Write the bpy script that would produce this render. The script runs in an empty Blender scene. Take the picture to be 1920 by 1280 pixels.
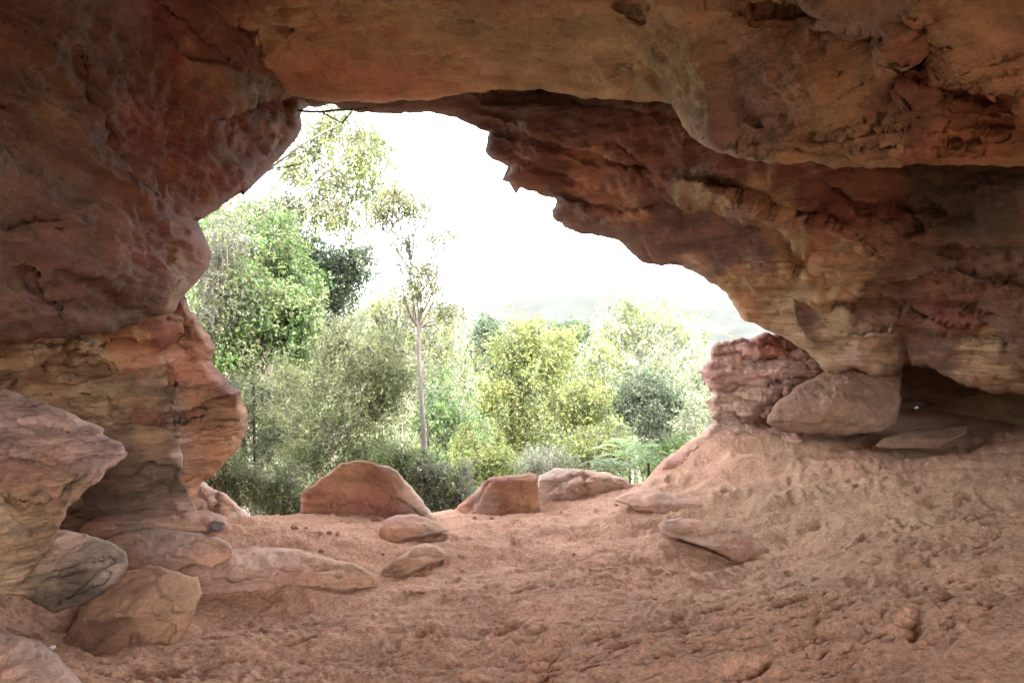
import bpy, math, random
import numpy as np
R = math.radians
sc = bpy.context.scene
C = sc.collection
# ------------------------------------------------------------------ camera, world, sun, exposure
CAMZ = 1.5
F = 1280.0                       # focal length in photo pixels (photo 1920 wide, 24 mm lens)
cam_d = bpy.data.cameras.new('camera'); cam = bpy.data.objects.new('camera', cam_d); C.objects.link(cam)
cam_d.lens = 24; cam_d.sensor_width = 36; cam_d.clip_start = 0.05; cam_d.clip_end = 6000
cam.location = (0, 0, CAMZ); cam.rotation_euler = (R(90), 0, 0)
sc.camera = cam
SUN_EL, SUN_AZ = 58, 150         # azimuth clockwise from +Y: behind the cave, to the right
world = bpy.data.worlds.new('World'); sc.world = world; world.use_nodes = True
wn = world.node_tree; wn.nodes.clear()
sky = wn.nodes.new('ShaderNodeTexSky'); sky.sky_type = 'NISHITA'; sky.sun_disc = False
sky.sun_elevation = R(SUN_EL); sky.sun_rotation = R(SUN_AZ)
sky.dust_density = 2; sky.air_density = 1.2; sky.ozone_density = 1.0
whit = wn.nodes.new('ShaderNodeHueSaturation'); whit.inputs['Saturation'].default_value = 0.30; whit.inputs['Value'].default_value = 1.7
bg = wn.nodes.new('ShaderNodeBackground'); bg.inputs['Strength'].default_value = 0.15
wo = wn.nodes.new('ShaderNodeOutputWorld')
wn.links.new(sky.outputs[0], whit.inputs['Color']); wn.links.new(whit.outputs[0], bg.inputs['Color']); wn.links.new(bg.outputs[0], wo.inputs['Surface'])
sun_d = bpy.data.lights.new('sun', 'SUN'); sun_d.energy = 1.5; sun_d.angle = R(10); sun_d.color = (1, .96, .90)
sun = bpy.data.objects.new('sun', sun_d); C.objects.link(sun)
sun.rotation_euler = (R(90 - SUN_EL), 0, R(180 - SUN_AZ)); sun.location = (5, -5, 20)
vs = sc.view_settings; vs.view_transform = 'Standard'; vs.look = 'None'; vs.gamma = 1; vs.exposure = 3.6
sc.cycles.max_bounces = 10; sc.cycles.diffuse_bounces = 8; sc.cycles.transmission_bounces = 5
sc.cycles.transparent_max_bounces = 6; sc.cycles.use_denoising = True
sc.cycles.sample_clamp_indirect = 12
sc.cycles.use_guiding = True; sc.cycles.use_surface_guiding = True; sc.cycles.use_volume_guiding = False
sc.cycles.denoising_prefilter = 'ACCURATE'

# ------------------------------------------------------------------ numpy helpers
_rng = np.random.RandomState(7)
_perm = _rng.permutation(256); _perm = np.concatenate([_perm, _perm, _perm])
_g = _rng.normal(size=(256, 3)); _g /= np.linalg.norm(_g, axis=1)[:, None]
def perlin(p):
    p = np.asarray(p, float); i = np.floor(p).astype(int); f = p - i; i &= 255
    w = f * f * f * (f * (f * 6 - 15) + 10)
    r = 0
    for dx in (0, 1):
        for dy in (0, 1):
            for dz in (0, 1):
                h = _perm[_perm[_perm[i[:, 0] + dx] + i[:, 1] + dy] + i[:, 2] + dz]
                g = _g[h]
                d = g[:, 0] * (f[:, 0] - dx) + g[:, 1] * (f[:, 1] - dy) + g[:, 2] * (f[:, 2] - dz)
                r = r + d * (w[:, 0] if dx else 1 - w[:, 0]) * (w[:, 1] if dy else 1 - w[:, 1]) * (w[:, 2] if dz else 1 - w[:, 2])
    return r * 1.5
def fbm(p, o=4, gain=.5, lac=2.03):
    p = np.asarray(p, float); a = 1; s = 0
    for k in range(o):
        s = s + a * perlin(p + 17.3 * k); p = p * lac; a *= gain
    return s
def ridged(p, o=4, gain=.5):
    p = np.asarray(p, float); a = 1; s = 0
    for k in range(o):
        s = s + a * (1 - 2 * np.abs(perlin(p + 9.1 * k))); p = p * 2.07; a *= gain
    return s
def sstep(a, b, x):
    t = np.clip((x - a) / (b - a), 0, 1); return t * t * (3 - 2 * t)
def ray(U, V):
    return np.stack([(U - 960) / F, np.ones_like(U), (640 - V) / F], -1)
def P3(u, v, Y):
    return np.array([(u - 960) / F * Y, Y, CAMZ + (640 - v) / F * Y])
def tps(ctrl, q, reg=1e-3):
    """thin-plate spline through (a, b, value) rows, evaluated at q (n,2)"""
    c = np.array(ctrl, float); s = max(np.ptp(c[:, 0]), 1e-6)
    X = c[:, :2] / s; Q = q / s; n = len(X)
    def phi(r2): return 0.5 * r2 * np.log(r2 + 1e-12)
    K = phi(((X[:, None] - X[None]) ** 2).sum(-1)) + np.eye(n) * reg
    Pm = np.c_[np.ones(n), X]
    A = np.block([[K, Pm], [Pm.T, np.zeros((3, 3))]])
    w = np.linalg.solve(A, np.r_[c[:, 2], np.zeros(3)])
    out = w[n] + Q @ w[n + 1:]
    for k in range(n):
        out = out + w[k] * phi(((Q - X[k]) ** 2).sum(1))
    return out
def seg_dist(poly, U, V, closed):
    """signed distance (positive below a line drawn left to right), nearest point, nearest segment"""
    best = np.full(U.shape, 1e18); sg = np.zeros(U.shape); nu = U.copy(); nv = V.copy(); si = np.zeros(U.shape, int); tt = np.zeros(U.shape)
    n = len(poly)
    for k in range(n if closed else n - 1):
        a = poly[k]; b = poly[(k + 1) % n]; d = (b[0] - a[0], b[1] - a[1]); L = d[0] ** 2 + d[1] ** 2 + 1e-9
        t0 = ((U - a[0]) * d[0] + (V - a[1]) * d[1]) / L; t = np.clip(t0, 0, 1)
        x = a[0] + t * d[0]; y = a[1] + t * d[1]; q = (U - x) ** 2 + (V - y) ** 2
        m = q < best
        cr = d[0] * (V - a[1]) - d[1] * (U - a[0])
        best = np.where(m, q, best); sg = np.where(m, np.sign(cr), sg); nu = np.where(m, x, nu); nv = np.where(m, y, nv); si = np.where(m, k, si)
        tt = np.where(m, (k + t) / max(n - 1, 1), tt)
    return np.sqrt(best), sg, nu, nv, si, tt
def inside(poly, U, V):
    r = np.zeros(U.shape, bool); n = len(poly)
    for k in range(n):
        x0, y0 = poly[k]; x1, y1 = poly[(k + 1) % n]
        if y0 == y1: continue
        c = (y0 > V) != (y1 > V)
        r ^= c & (U < (x1 - x0) * (V - y0) / (y1 - y0) + x0)
    return r
def jagged(poly, amp, seed, step=7):
    out = []
    n = len(poly)
    for k in range(n):
        a = np.array(poly[k], float); b = np.array(poly[(k + 1) % n], float); L = np.hypot(*(b - a)); m = max(1, int(L / step))
        for j in range(m):
            out.append(a + (b - a) * j / m)
    o = np.array(out)
    if amp > 0:
        q = np.c_[o / 34., np.full(len(o), seed * 3.7)]
        o = o + amp * np.stack([fbm(q, 3, .65), fbm(q + 50, 3, .65)], -1)
    return o
def features(Y, U, V, feats):
    for f in feats:
        pts = f[1]; amp = f[2]; w = f[3]
        m = (U > min(p[0] for p in pts) - 6 * w - 10) & (U < max(p[0] for p in pts) + 6 * w + 10) & (V > min(p[1] for p in pts) - 6 * w - 10) & (V < max(p[1] for p in pts) + 6 * w + 10)
        if not m.any(): continue
        u = U[m]; v = V[m]
        z = np.zeros_like(u)
        wob = np.stack([u / 26., v / 26., z], -1)
        uu = u + 5 * fbm(wob, 3, .6); vv = v + 5 * fbm(wob + 31, 3, .6)
        d, sg, _, _, _, t = seg_dist(pts, uu, vv, False)
        fade = sstep(0, .12, t) * (1 - sstep(.88, 1, t)) if len(f) < 5 else 1.0
        s = d * sg
        if f[0] == 'step':
            Y[m] += amp * fade * np.where(s > 0, np.exp(-s / w), 0) * (1 - np.exp(-np.maximum(s, 0) / 2.5))
        elif f[0] == 'crack':
            Y[m] += amp * fade * np.exp(-(s / w) ** 2)
        elif f[0] == 'bump':
            Y[m] -= amp * np.exp(-(d / w) ** 2)
    return Y
def facet_depth(U, V, facets, k=.03):
    d = ray(U, V); out = None
    for (u, v, Y, n) in facets:
        n = np.array(n, float); n /= np.linalg.norm(n)
        p = P3(u, v, Y) - (0, 0, CAMZ)
        den = d @ n; den = np.where(den > -.04, -.04, den)
        D = np.maximum((n @ p) / den, .3)
        if out is None: out = D
        else:
            h = np.clip(.5 + .5 * (out - D) / k, 0, 1); out = D + (out - D) * h + k * h * (1 - h)
    return out
def make_mesh(name, V, Fq, mat, parent=None, smooth=True, colors=None, uvs=None):
    me = bpy.data.meshes.new(name)
    V = np.asarray(V, np.float32); Fq = np.asarray(Fq, np.int32)
    n = Fq.shape[1]
    me.vertices.add(len(V)); me.vertices.foreach_set('co', V.ravel())
    me.loops.add(Fq.size); me.loops.foreach_set('vertex_index', Fq.ravel())
    me.polygons.add(len(Fq)); me.polygons.foreach_set('loop_start', np.arange(0, Fq.size, n, dtype=np.int32))
    me.polygons.foreach_set('loop_total', np.full(len(Fq), n, np.int32))
    me.polygons.foreach_set('use_smooth', np.full(len(Fq), smooth, bool))
    me.update(calc_edges=True); me.validate()
    if colors is not None:
        a = me.color_attributes.new('tint', 'FLOAT_COLOR', 'POINT')
        c = np.ones((len(V), 4), np.float32); c[:, :3] = colors; a.data.foreach_set('color', c.ravel())
    if mat: me.materials.append(mat)
    o = bpy.data.objects.new(name, me); C.objects.link(o)
    if parent: o.parent = parent
    return o
def origin_to(V):
    V = np.asarray(V); c = V.mean(0); c[2] = V[:, 2].min(); return V - c, c
def tag(o, label=None, cat=None, group=None, kind=None):
    if label: o['label'] = label
    if cat: o['category'] = cat
    if group: o['group'] = group
    if kind: o['kind'] = kind
    return o
def vnormals(V, Q):
    n = np.cross(V[Q[:, 2]] - V[Q[:, 0]], V[Q[:, 3]] - V[Q[:, 1]])
    N = np.zeros_like(V)
    for k in range(4): np.add.at(N, Q[:, k], n)
    return N / (np.linalg.norm(N, axis=1)[:, None] + 1e-12)
def paint(U, V, cols, warp=50, seed=0, sharp=3.5):
    q = np.stack([U / 140., V / 140., np.full(U.shape, seed + .5)], -1)
    uu = U + warp * fbm(q, 4, .6); vv = V + warp * fbm(q + 40, 4, .6)
    W = 0; S = 0
    for (u, v, r, c) in cols:
        w = np.exp(-((uu - u) ** 2 + (vv - v) ** 2) / r ** 2)[:, None] ** 1.0 + 1e-9
        w = w ** sharp
        W = W + w; S = S + w * np.array(c)[None]
    return S / W
# sandstone colours (albedo)
TAN = (.37, .26, .155); OCH = (.37, .235, .13); ORA = (.39, .195, .11); RED = (.25, .105, .065); PUR = (.22, .13, .115)
GRY = (.27, .20, .15); PALE = (.50, .35, .26); PNK = (.42, .27, .21); BRN = (.19, .11, .07); DRK = (.10, .07, .05); SAND = (.50, .276, .178)

# ------------------------------------------------------------------ materials
def nt(name):
    m = bpy.data.materials.new(name); m.use_nodes = True; t = m.node_tree; t.nodes.clear(); return m, t
def N(t, typ, **kw):
    n = t.nodes.new(typ)
    for k, v in kw.items():
        if k in n.inputs: n.inputs[k].default_value = v
        else: setattr(n, k, v)
    return n
def rock_material(name, strata=(0, 0, 9), bump=.6, fine=60, pit=.5, line=.35, crack=.3):
    m, t = nt(name); L = t.links.new
    out = N(t, 'ShaderNodeOutputMaterial'); b = N(t, 'ShaderNodeBsdfPrincipled'); b.inputs['Roughness'].default_value = .88
    b.inputs['Specular IOR Level'].default_value = .25
    L(b.outputs[0], out.inputs[0])
    at = N(t, 'ShaderNodeAttribute', attribute_name='tint')
    g = N(t, 'ShaderNodeNewGeometry')
    # strata: noise stretched along the beds
    mp = N(t, 'ShaderNodeMapping'); L(g.outputs['Position'], mp.inputs['Vector'])
    mp.inputs['Rotation'].default_value = (R(strata[0]), R(strata[1]), 0); mp.inputs['Scale'].default_value = (1, 1, strata[2])
    n1 = N(t, 'ShaderNodeTexNoise', Scale=1.3, Detail=8, Roughness=.65, Distortion=.6); L(mp.outputs[0], n1.inputs['Vector'])
    n2 = N(t, 'ShaderNodeTexNoise', Scale=3.2, Detail=9, Roughness=.7); L(g.outputs['Position'], n2.inputs['Vector'])
    n3 = N(t, 'ShaderNodeTexNoise', Scale=fine, Detail=5, Roughness=.7); L(g.outputs['Position'], n3.inputs['Vector'])
    r1 = N(t, 'ShaderNodeMapRange'); r1.inputs[1].default_value = .3; r1.inputs[2].default_value = .7; r1.inputs[3].default_value = 1 - line; r1.inputs[4].default_value = 1 + line; L(n1.outputs[0], r1.inputs[0])
    r2 = N(t, 'ShaderNodeMapRange'); r2.inputs[1].default_value = .3; r2.inputs[2].default_value = .7; r2.inputs[3].default_value = .72; r2.inputs[4].default_value = 1.28; L(n2.outputs[0], r2.inputs[0])
    r3 = N(t, 'ShaderNodeMapRange'); r3.inputs[1].default_value = .3; r3.inputs[2].default_value = .7; r3.inputs[3].default_value = .82; r3.inputs[4].default_value = 1.18; L(n3.outputs[0], r3.inputs[0])
    m1 = N(t, 'ShaderNodeMath', operation='MULTIPLY'); L(r1.outputs[0], m1.inputs[0]); L(r2.outputs[0], m1.inputs[1])
    m2 = N(t, 'ShaderNodeMath', operation='MULTIPLY'); L(m1.outputs[0], m2.inputs[0]); L(r3.outputs[0], m2.inputs[1])
    vm = N(t, 'ShaderNodeVectorMath', operation='SCALE'); L(at.outputs['Color'], vm.inputs[0]); L(m2.outputs[0], vm.inputs['Scale'])
    # hue drift and dark mineral stains
    n4 = N(t, 'ShaderNodeTexNoise', Scale=1.1, Detail=7, Roughness=.7, Distortion=1.2); L(g.outputs['Position'], n4.inputs['Vector'])
    r4 = N(t, 'ShaderNodeMapRange'); r4.inputs[1].default_value = .35; r4.inputs[2].default_value = .65; r4.inputs[3].default_value = .485; r4.inputs[4].default_value = .512; L(n4.outputs[0], r4.inputs[0])
    hs = N(t, 'ShaderNodeHueSaturation', Saturation=1.0); L(vm.outputs[0], hs.inputs['Color']); L(r4.outputs[0], hs.inputs['Hue'])
    n5 = N(t, 'ShaderNodeTexNoise', Scale=7, Detail=8, Roughness=.75, Distortion=.8); L(mp.outputs[0], n5.inputs['Vector'])
    r5 = N(t, 'ShaderNodeMapRange'); r5.inputs[1].default_value = .58; r5.inputs[2].default_value = .72; r5.inputs[3].default_value = 0; r5.inputs[4].default_value = .65; L(n5.outputs[0], r5.inputs[0])
    mx = N(t, 'ShaderNodeMix', data_type='RGBA'); L(r5.outputs[0], mx.inputs[0]); L(hs.outputs[0], mx.inputs[6]); mx.inputs[7].default_value = (.085, .052, .038, 1)
    n7 = N(t, 'ShaderNodeTexNoise', Scale=2.1, Detail=5, Roughness=.6, Distortion=.3); L(mp.outputs[0], n7.inputs['Vector'])
    a7 = N(t, 'ShaderNodeMath', operation='SUBTRACT'); L(n7.outputs[0], a7.inputs[0]); a7.inputs[1].default_value = .5
    c7 = N(t, 'ShaderNodeMath', operation='ABSOLUTE'); L(a7.outputs[0], c7.inputs[0])
    r7 = N(t, 'ShaderNodeMapRange'); r7.inputs[1].default_value = .002; r7.inputs[2].default_value = .016; r7.inputs[3].default_value = 1; r7.inputs[4].default_value = 0; L(c7.outputs[0], r7.inputs[0])
    n8 = N(t, 'ShaderNodeTexNoise', Scale=1.7, Detail=3); L(g.outputs['Position'], n8.inputs['Vector'])
    r8 = N(t, 'ShaderNodeMapRange'); r8.inputs[1].default_value = .45; r8.inputs[2].default_value = .6; r8.inputs[3].default_value = 0; r8.inputs[4].default_value = crack; L(n8.outputs[0], r8.inputs[0])
    m7 = N(t, 'ShaderNodeMath', operation='MULTIPLY'); L(r7.outputs[0], m7.inputs[0]); L(r8.outputs[0], m7.inputs[1])
    mx2 = N(t, 'ShaderNodeMix', data_type='RGBA'); L(m7.outputs[0], mx2.inputs[0]); L(mx.outputs[2], mx2.inputs[6]); mx2.inputs[7].default_value = (.075, .045, .033, 1)
    L(mx2.outputs[2], b.inputs['Base Color'])
    # relief
    v1 = N(t, 'ShaderNodeTexVoronoi', Scale=14); L(mp.outputs[0], v1.inputs['Vector'])
    n6 = N(t, 'ShaderNodeTexNoise', Scale=16, Detail=8, Roughness=.72); L(g.outputs['Position'], n6.inputs['Vector'])
    b1 = N(t, 'ShaderNodeBump', Strength=bump, Distance=.05); L(n1.outputs[0], b1.inputs['Height'])
    b2 = N(t, 'ShaderNodeBump', Strength=bump, Distance=.018); L(n6.outputs[0], b2.inputs['Height']); L(b1.outputs[0], b2.inputs['Normal'])
    b3 = N(t, 'ShaderNodeBump', Strength=pit, Distance=.008); L(n3.outputs[0], b3.inputs['Height']); L(b2.outputs[0], b3.inputs['Normal'])
    b4 = N(t, 'ShaderNodeBump', Strength=.8, Distance=.03, invert=True); L(m7.outputs[0], b4.inputs['Height']); L(b3.outputs[0], b4.inputs['Normal']); b3 = b4
    L(b3.outputs[0], b.inputs['Normal'])
    return m
M_ROCK = rock_material('sandstone_massive', (32, -8, 7), .75, 60, .7, .36, .22)
M_BED = rock_material('sandstone_bedded', (4, -7, 11), .8, 55, .6, .38)
M_STEEP = rock_material('sandstone_dipping_beds', (0, 33, 6), .8, 60, .6, .45, .45)
M_ARCH = rock_material('sandstone_overhang_beds', (0, -21, 9), .8, 60, .6, .42)
M_SMOOTH = rock_material('sandstone_worn', (0, 8, 5), .8, 75, .9, .3, .12)
M_ROUGH = rock_material('sandstone_granular', (0, 0, 2), .9, 38, 1.0, .12, 0)
def ground_material():
    m, t = nt('sand_and_forest_floor'); L = t.links.new
    out = N(t, 'ShaderNodeOutputMaterial'); b = N(t, 'ShaderNodeBsdfPrincipled'); b.inputs['Roughness'].default_value = .95
    b.inputs['Specular IOR Level'].default_value = .12
    L(b.outputs[0], out.inputs[0])
    at = N(t, 'ShaderNodeAttribute', attribute_name='tint'); g = N(t, 'ShaderNodeNewGeometry')
    n1 = N(t, 'ShaderNodeTexNoise', Scale=2.2, Detail=8, Roughness=.7, Distortion=.5); L(g.outputs['Position'], n1.inputs['Vector'])
    n2 = N(t, 'ShaderNodeTexNoise', Scale=45, Detail=6, Roughness=.75); L(g.outputs['Position'], n2.inputs['Vector'])
    n3 = N(t, 'ShaderNodeTexNoise', Scale=190, Detail=3, Roughness=.7); L(g.outputs['Position'], n3.inputs['Vector'])
    r1 = N(t, 'ShaderNodeMapRange'); r1.inputs[1].default_value = .3; r1.inputs[2].default_value = .7; r1.inputs[3].default_value = .8; r1.inputs[4].default_value = 1.2; L(n1.outputs[0], r1.inputs[0])
    r2 = N(t, 'ShaderNodeMapRange'); r2.inputs[1].default_value = .35; r2.inputs[2].default_value = .65; r2.inputs[3].default_value = .6; r2.inputs[4].default_value = 1.3; L(n2.outputs[0], r2.inputs[0])
    m1 = N(t, 'ShaderNodeMath', operation='MULTIPLY'); L(r1.outputs[0], m1.inputs[0]); L(r2.outputs[0], m1.inputs[1])
    vm = N(t, 'ShaderNodeVectorMath', operation='SCALE'); L(at.outputs['Color'], vm.inputs[0]); L(m1.outputs[0], vm.inputs['Scale'])
    # darker grit scattered in the sand
    vo = N(t, 'ShaderNodeTexVoronoi', Scale=70); L(g.outputs['Position'], vo.inputs['Vector'])
    r3 = N(t, 'ShaderNodeMapRange'); r3.inputs[1].default_value = .1; r3.inputs[2].default_value = .26; r3.inputs[3].default_value = .6; r3.inputs[4].default_value = 0; L(vo.outputs['Distance'], r3.inputs[0])
    mx = N(t, 'ShaderNodeMix', data_type='RGBA'); L(r3.outputs[0], mx.inputs[0]); L(vm.outputs[0], mx.inputs[6]); mx.inputs[7].default_value = (.16, .08, .05, 1)
    L(mx.outputs[2], b.inputs['Base Color'])
    b1 = N(t, 'ShaderNodeBump', Strength=.9, Distance=.02); L(n2.outputs[0], b1.inputs['Height'])
    b2 = N(t, 'ShaderNodeBump', Strength=.6, Distance=.004); L(n3.outputs[0], b2.inputs['Height']); L(b1.outputs[0], b2.inputs['Normal'])
    L(b2.outputs[0], b.inputs['Normal'])
    return m
M_GROUND = ground_material()

# ------------------------------------------------------------------ rock builders
def grid_cells(poly, s):
    pa = np.array(poly); u0, v0 = pa.min(0) - s; u1, v1 = pa.max(0) + s
    us = np.arange(u0, u1 + s, s); vs_ = np.arange(v0, v1 + s, s)
    nu, nv = len(us), len(vs_)
    CU, CV = np.meshgrid(us[:-1] + s / 2, vs_[:-1] + s / 2)
    ins = inside(poly, CU.ravel(), CV.ravel())
    j, i = np.divmod(np.nonzero(ins)[0], nu - 1)
    a = j * nu + i
    Q = np.stack([a, a + nu, a + nu + 1, a + 1], -1)
    used, inv = np.unique(Q.ravel(), return_inverse=True); Q = inv.reshape(-1, 4)
    U = us[used % nu].astype(float); V = vs_[used // nu].astype(float)
    E = np.concatenate([Q[:, [k, (k + 1) % 4]] for k in range(4)])
    Es = np.sort(E, 1); key = Es[:, 0].astype(np.int64) * len(U) + Es[:, 1]
    _, idx, cnt = np.unique(key, return_index=True, return_counts=True)
    BE = E[idx[cnt == 1]]
    return U, V, Q, BE
def inward_at(poly, U, V):
    area = 0; n = len(poly)
    for k in range(n):
        a = poly[k]; b = poly[(k + 1) % n]; area += a[0] * b[1] - a[1] * b[0]
    d, sg, nu, nv, si, _ = seg_dist(poly, U, V, True)
    p = np.array(poly, float); q = np.roll(p, -1, 0) - p; q /= np.linalg.norm(q, axis=1)[:, None] + 1e-9
    nrm = np.stack([-q[:, 1], q[:, 0]], -1) * (1 if area > 0 else -1)
    return nrm[si]
def rock_disp(P, amp, rough, strata, terr, seed):
    s = seed * 7.13
    W = P + .09 * np.stack([fbm(P * 1.3 + s + k, 3) for k in (0, 11, 23)], -1)
    d = amp * .9 * fbm(P * .9 + s, 3) + amp * .45 * fbm(W * 2.6 + s, 4, .55)
    ca, sa = math.cos(R(strata[1])), math.sin(R(strata[1]))
    h = W[:, 2] * ca + W[:, 0] * sa + W[:, 1] * math.sin(R(strata[0]))
    # bedding: each bed stands out or is cut back by its own amount
    for (t, k) in ((terr * 1.9, .5), (terr, .42), (terr * .42, .30)):
        if t <= 0: continue
        q = (h + .05 * fbm(P * 2.2 + s, 3)) / t; i = np.floor(q); fr = q - i
        r0 = np.sin(i * 12.9898 + s) * 43758.5453; r0 = r0 - np.floor(r0); r1 = np.sin((i + 1) * 12.9898 + s) * 43758.5453; r1 = r1 - np.floor(r1)
        m = .35 + .65 * sstep(-.25, .35, fbm(P * 1.1 + s + 40 + t * 50, 2))
        d = d + k * t * m * (r0 + (r1 - r0) * sstep(.78, 1, fr) - .5)
    B = np.stack([W[:, 0] * 1.6, W[:, 1] * 1.6, h * strata[2] * 2.2], -1)
    d = d + amp * .22 * fbm(B + s, 4, .65)
    # broken flakes: flat plates between sharp edges
    c = fbm(P * 1.7 + s + 70, 4, .55) * 3.2; fc = c - np.floor(c)
    d = d + amp * .05 * (sstep(0, .12, fc) - fc)
    d = d + rough * fbm(P * 10 + s, 4, .68)
    pit = fbm(P * 7.5 + s + 5, 3, .6)
    return d - rough * 1.8 * sstep(.42, .62, pit) * sstep(-.1, .4, fbm(P * .8 + s + 9, 2))
def sheet(name, poly, ctrl, cols, mat, feats=(), s=4.5, amp=.10, rough=.012, strata=(0, 0, 6), terr=.0, jag=5, seed=1, back=((.12, 1), (.5, 14), (1.4, 60)), facets=None, fk=.05, warp=50):
    jp = jagged(poly, jag, seed)
    U, V, Q, BE = grid_cells(jp, s)
    d, _, nu, nv, _, _ = seg_dist(jp, U, V, True)
    bv = np.unique(BE)
    snap = np.zeros(len(U), bool); snap[bv] = True; snap &= d < s * 1.6
    U = np.where(snap, nu, U); V = np.where(snap, nv, V); d = np.where(snap, 0, d)
    Y = facet_depth(U, V, facets, fk) if facets else tps(ctrl, np.c_[U, V])
    Y = np.maximum(features(Y, U, V, [(f[0], f[1], f[2] * (1.35 if f[0] == 'step' else .7)) + tuple(f[3:]) for f in feats]), .5)
    # the lip rounds over
    rr = 16.; e = np.clip(1 - d / rr, 0, 1); Y = Y + .10 * (1 - np.sqrt(np.maximum(1 - e * e, 0))) * (Y / 5)
    P = ray(U, V) * Y[:, None] + np.array([0, 0, CAMZ])
    Nn = vnormals(P, Q); flip = ((P - np.array([0, 0, CAMZ])) * Nn).sum(1).mean() > 0
    if flip: Nn = -Nn
    att = .25 + .75 * sstep(0, 40, d)
    P = P + Nn * (rock_disp(P, amp, rough, strata, terr, seed) * att)[:, None]
    col = paint(U, V, cols, warp, seed)
    # sides running back from the outline
    inn = inward_at(poly, U[bv], V[bv])
    verts = [P]; colsl = [col]; quads = [Q]
    mp = np.full(len(U), -1); mp[bv] = np.arange(len(bv))
    prev = BE.copy(); base = len(P)
    dist = np.linalg.norm(P[bv] - (0, 0, CAMZ), axis=1)
    for (bk, ip) in back:
        u = U[bv] + inn[:, 0] * ip; v = V[bv] + inn[:, 1] * ip
        Yb = P[bv, 1] + bk
        Pb = ray(u, v) * Yb[:, None] + np.array([0, 0, CAMZ])
        Pb += .05 * bk * np.stack([fbm(Pb * 3 + k, 3) for k in (0, 20, 40)], -1)
        verts.append(Pb); colsl.append(col[bv])
        cur = base + mp[BE]
        quads.append(np.stack([prev[:, 1], prev[:, 0], cur[:, 0], cur[:, 1]], -1))
        prev = cur; base += len(Pb)
    return make_mesh(name, np.concatenate(verts), np.concatenate(quads), mat, colors=np.concatenate(colsl))
def rock(name, poly, facets, cols, mat, thick=.5, feats=(), s=3.2, amp=.03, rough=.006, strata=(0, 0, 8), terr=.028, jag=3, seed=1, fk=.012, rnd=5., rdep=.035, label=None, cat='rock', group=None, warp=30, ctrl=None):
    """a solid rock: traced outline, modelled facets in front, its own thickness behind"""
    jp = jagged(poly, jag, seed, 5)
    U, V, Q, BE = grid_cells(jp, s)
    d, _, nu, nv, _, _ = seg_dist(jp, U, V, True)
    bv = np.unique(BE); snap = np.zeros(len(U), bool); snap[bv] = True; snap &= d < s * 1.6
    U = np.where(snap, nu, U); V = np.where(snap, nv, V); d = np.where(snap, 0, d)
    Y = facet_depth(U, V, facets, fk) if facets else tps(ctrl, np.c_[U, V])
    Y = features(Y, U, V, feats)
    e = np.clip(1 - d / rnd, 0, 1); Y = Y + rdep * (1 - np.sqrt(np.maximum(1 - e * e, 0)))
    P = ray(U, V) * Y[:, None] + np.array([0, 0, CAMZ])
    Nn = vnormals(P, Q)
    if ((P - np.array([0, 0, CAMZ])) * Nn).sum(1).mean() > 0: Nn = -Nn
    att = .2 + .8 * sstep(0, 14, d)
    P = P + Nn * (rock_disp(P, amp * .75, max(rough, .008) * 1.4, strata, terr, seed) * att)[:, None]
    cu, cv = U.mean(), V.mean()
    prof = np.sqrt(np.clip(d / max(d.max(), 1), 0, 1))
    Yb = P[:, 1] * .35 + P[:, 1].mean() * .65; Yb = np.maximum(Yb, P[:, 1]) + thick * (.12 + .88 * prof)
    sh = .97
    B = ray(cu + (U - cu) * sh, cv + (V - cv) * sh) * Yb[:, None] + np.array([0, 0, CAMZ])
    B += .25 * amp * fbm(B * 4, 3)[:, None] + 0
    n = len(P)
    quads = [Q, Q[:, ::-1] + n, np.stack([BE[:, 1], BE[:, 0], BE[:, 0] + n, BE[:, 1] + n], -1)]
    col = paint(U, V, cols, warp, seed, 1.7)
    VV, c = origin_to(np.concatenate([P, B]))
    o = make_mesh(name, VV, np.concatenate(quads), mat, colors=np.concatenate([col, col])); o.location = c
    # material reads world position; keep as is
    if label: tag(o, label, cat, group)
    return o

#==SECTION: ground
# ------------------------------------------------------------------ ground: one sheet from the cave floor to the horizon
FLOOR = []
for (u, v, Y) in [(960, 1280, 2.8), (830, 952, 6.5), (1000, 945, 6.7), (1180, 912, 6.9), (600, 962, 6.0), (480, 966, 5.6), (380, 975, 5.2), (1215, 898, 7.05), (1250, 860, 7.35), (1330, 803, 7.8), (1440, 797, 8.0),
                  (1500, 842, 7.0), (1700, 850, 6.6), (1900, 856, 5.6), (1900, 1280, 2.25), (1500, 1280, 2.5), (300, 1280, 2.95), (960, 1100, 4.15), (1300, 1000, 5.2), (1330, 870, 6.9), (1600, 950, 5.1), (1900, 1000, 3.9),
                  (1500, 1100, 3.7), (1900, 1120, 3.0), (600, 1112, 4.2), (400, 1145, 4.0), (330, 1232, 3.25), (450, 1200, 3.4), (600, 1015, 5.0), (60, 1180, 3.2), (0, 1280, 2.5), (1200, 1150, 3.55), (2300, 870, 4.8), (2300, 1280, 2.0), (-400, 1280, 2.3), (-400, 1000, 3.6)]:
    p = P3(u, v, Y); FLOOR.append((p[0], p[1], p[2]))
FLOOR += [tuple(P3(*q)) for q in ((1230, 957, 5.8), (1400, 1050, 4.8), (1300, 1016, 5.02), (770, 1005, 5.22), (765, 1078, 4.68))] + [(-1.2, 4.12, -.10), (-1.65, 3.95, -.11), (-.8, 4.2, -.07), (-2.3, 4.6, .1), (-2.3, 4.05, -.06), (-1.95, 4.12, -.10), (0, -2, .15), (-3, -2, .3), (3, -2, .6), (0, 0, .1), (-3, 0, .3), (3, 0, .6), (0, -8, .2), (6, 3, 1.0), (-6, 3, .4)]
LIPX = [-30, -6, -2.6, -1.9, -1.69, -.66, .21, 1.19, 1.42, 1.65, 2.25, 3.0, 5.5, 9, 30]
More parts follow.
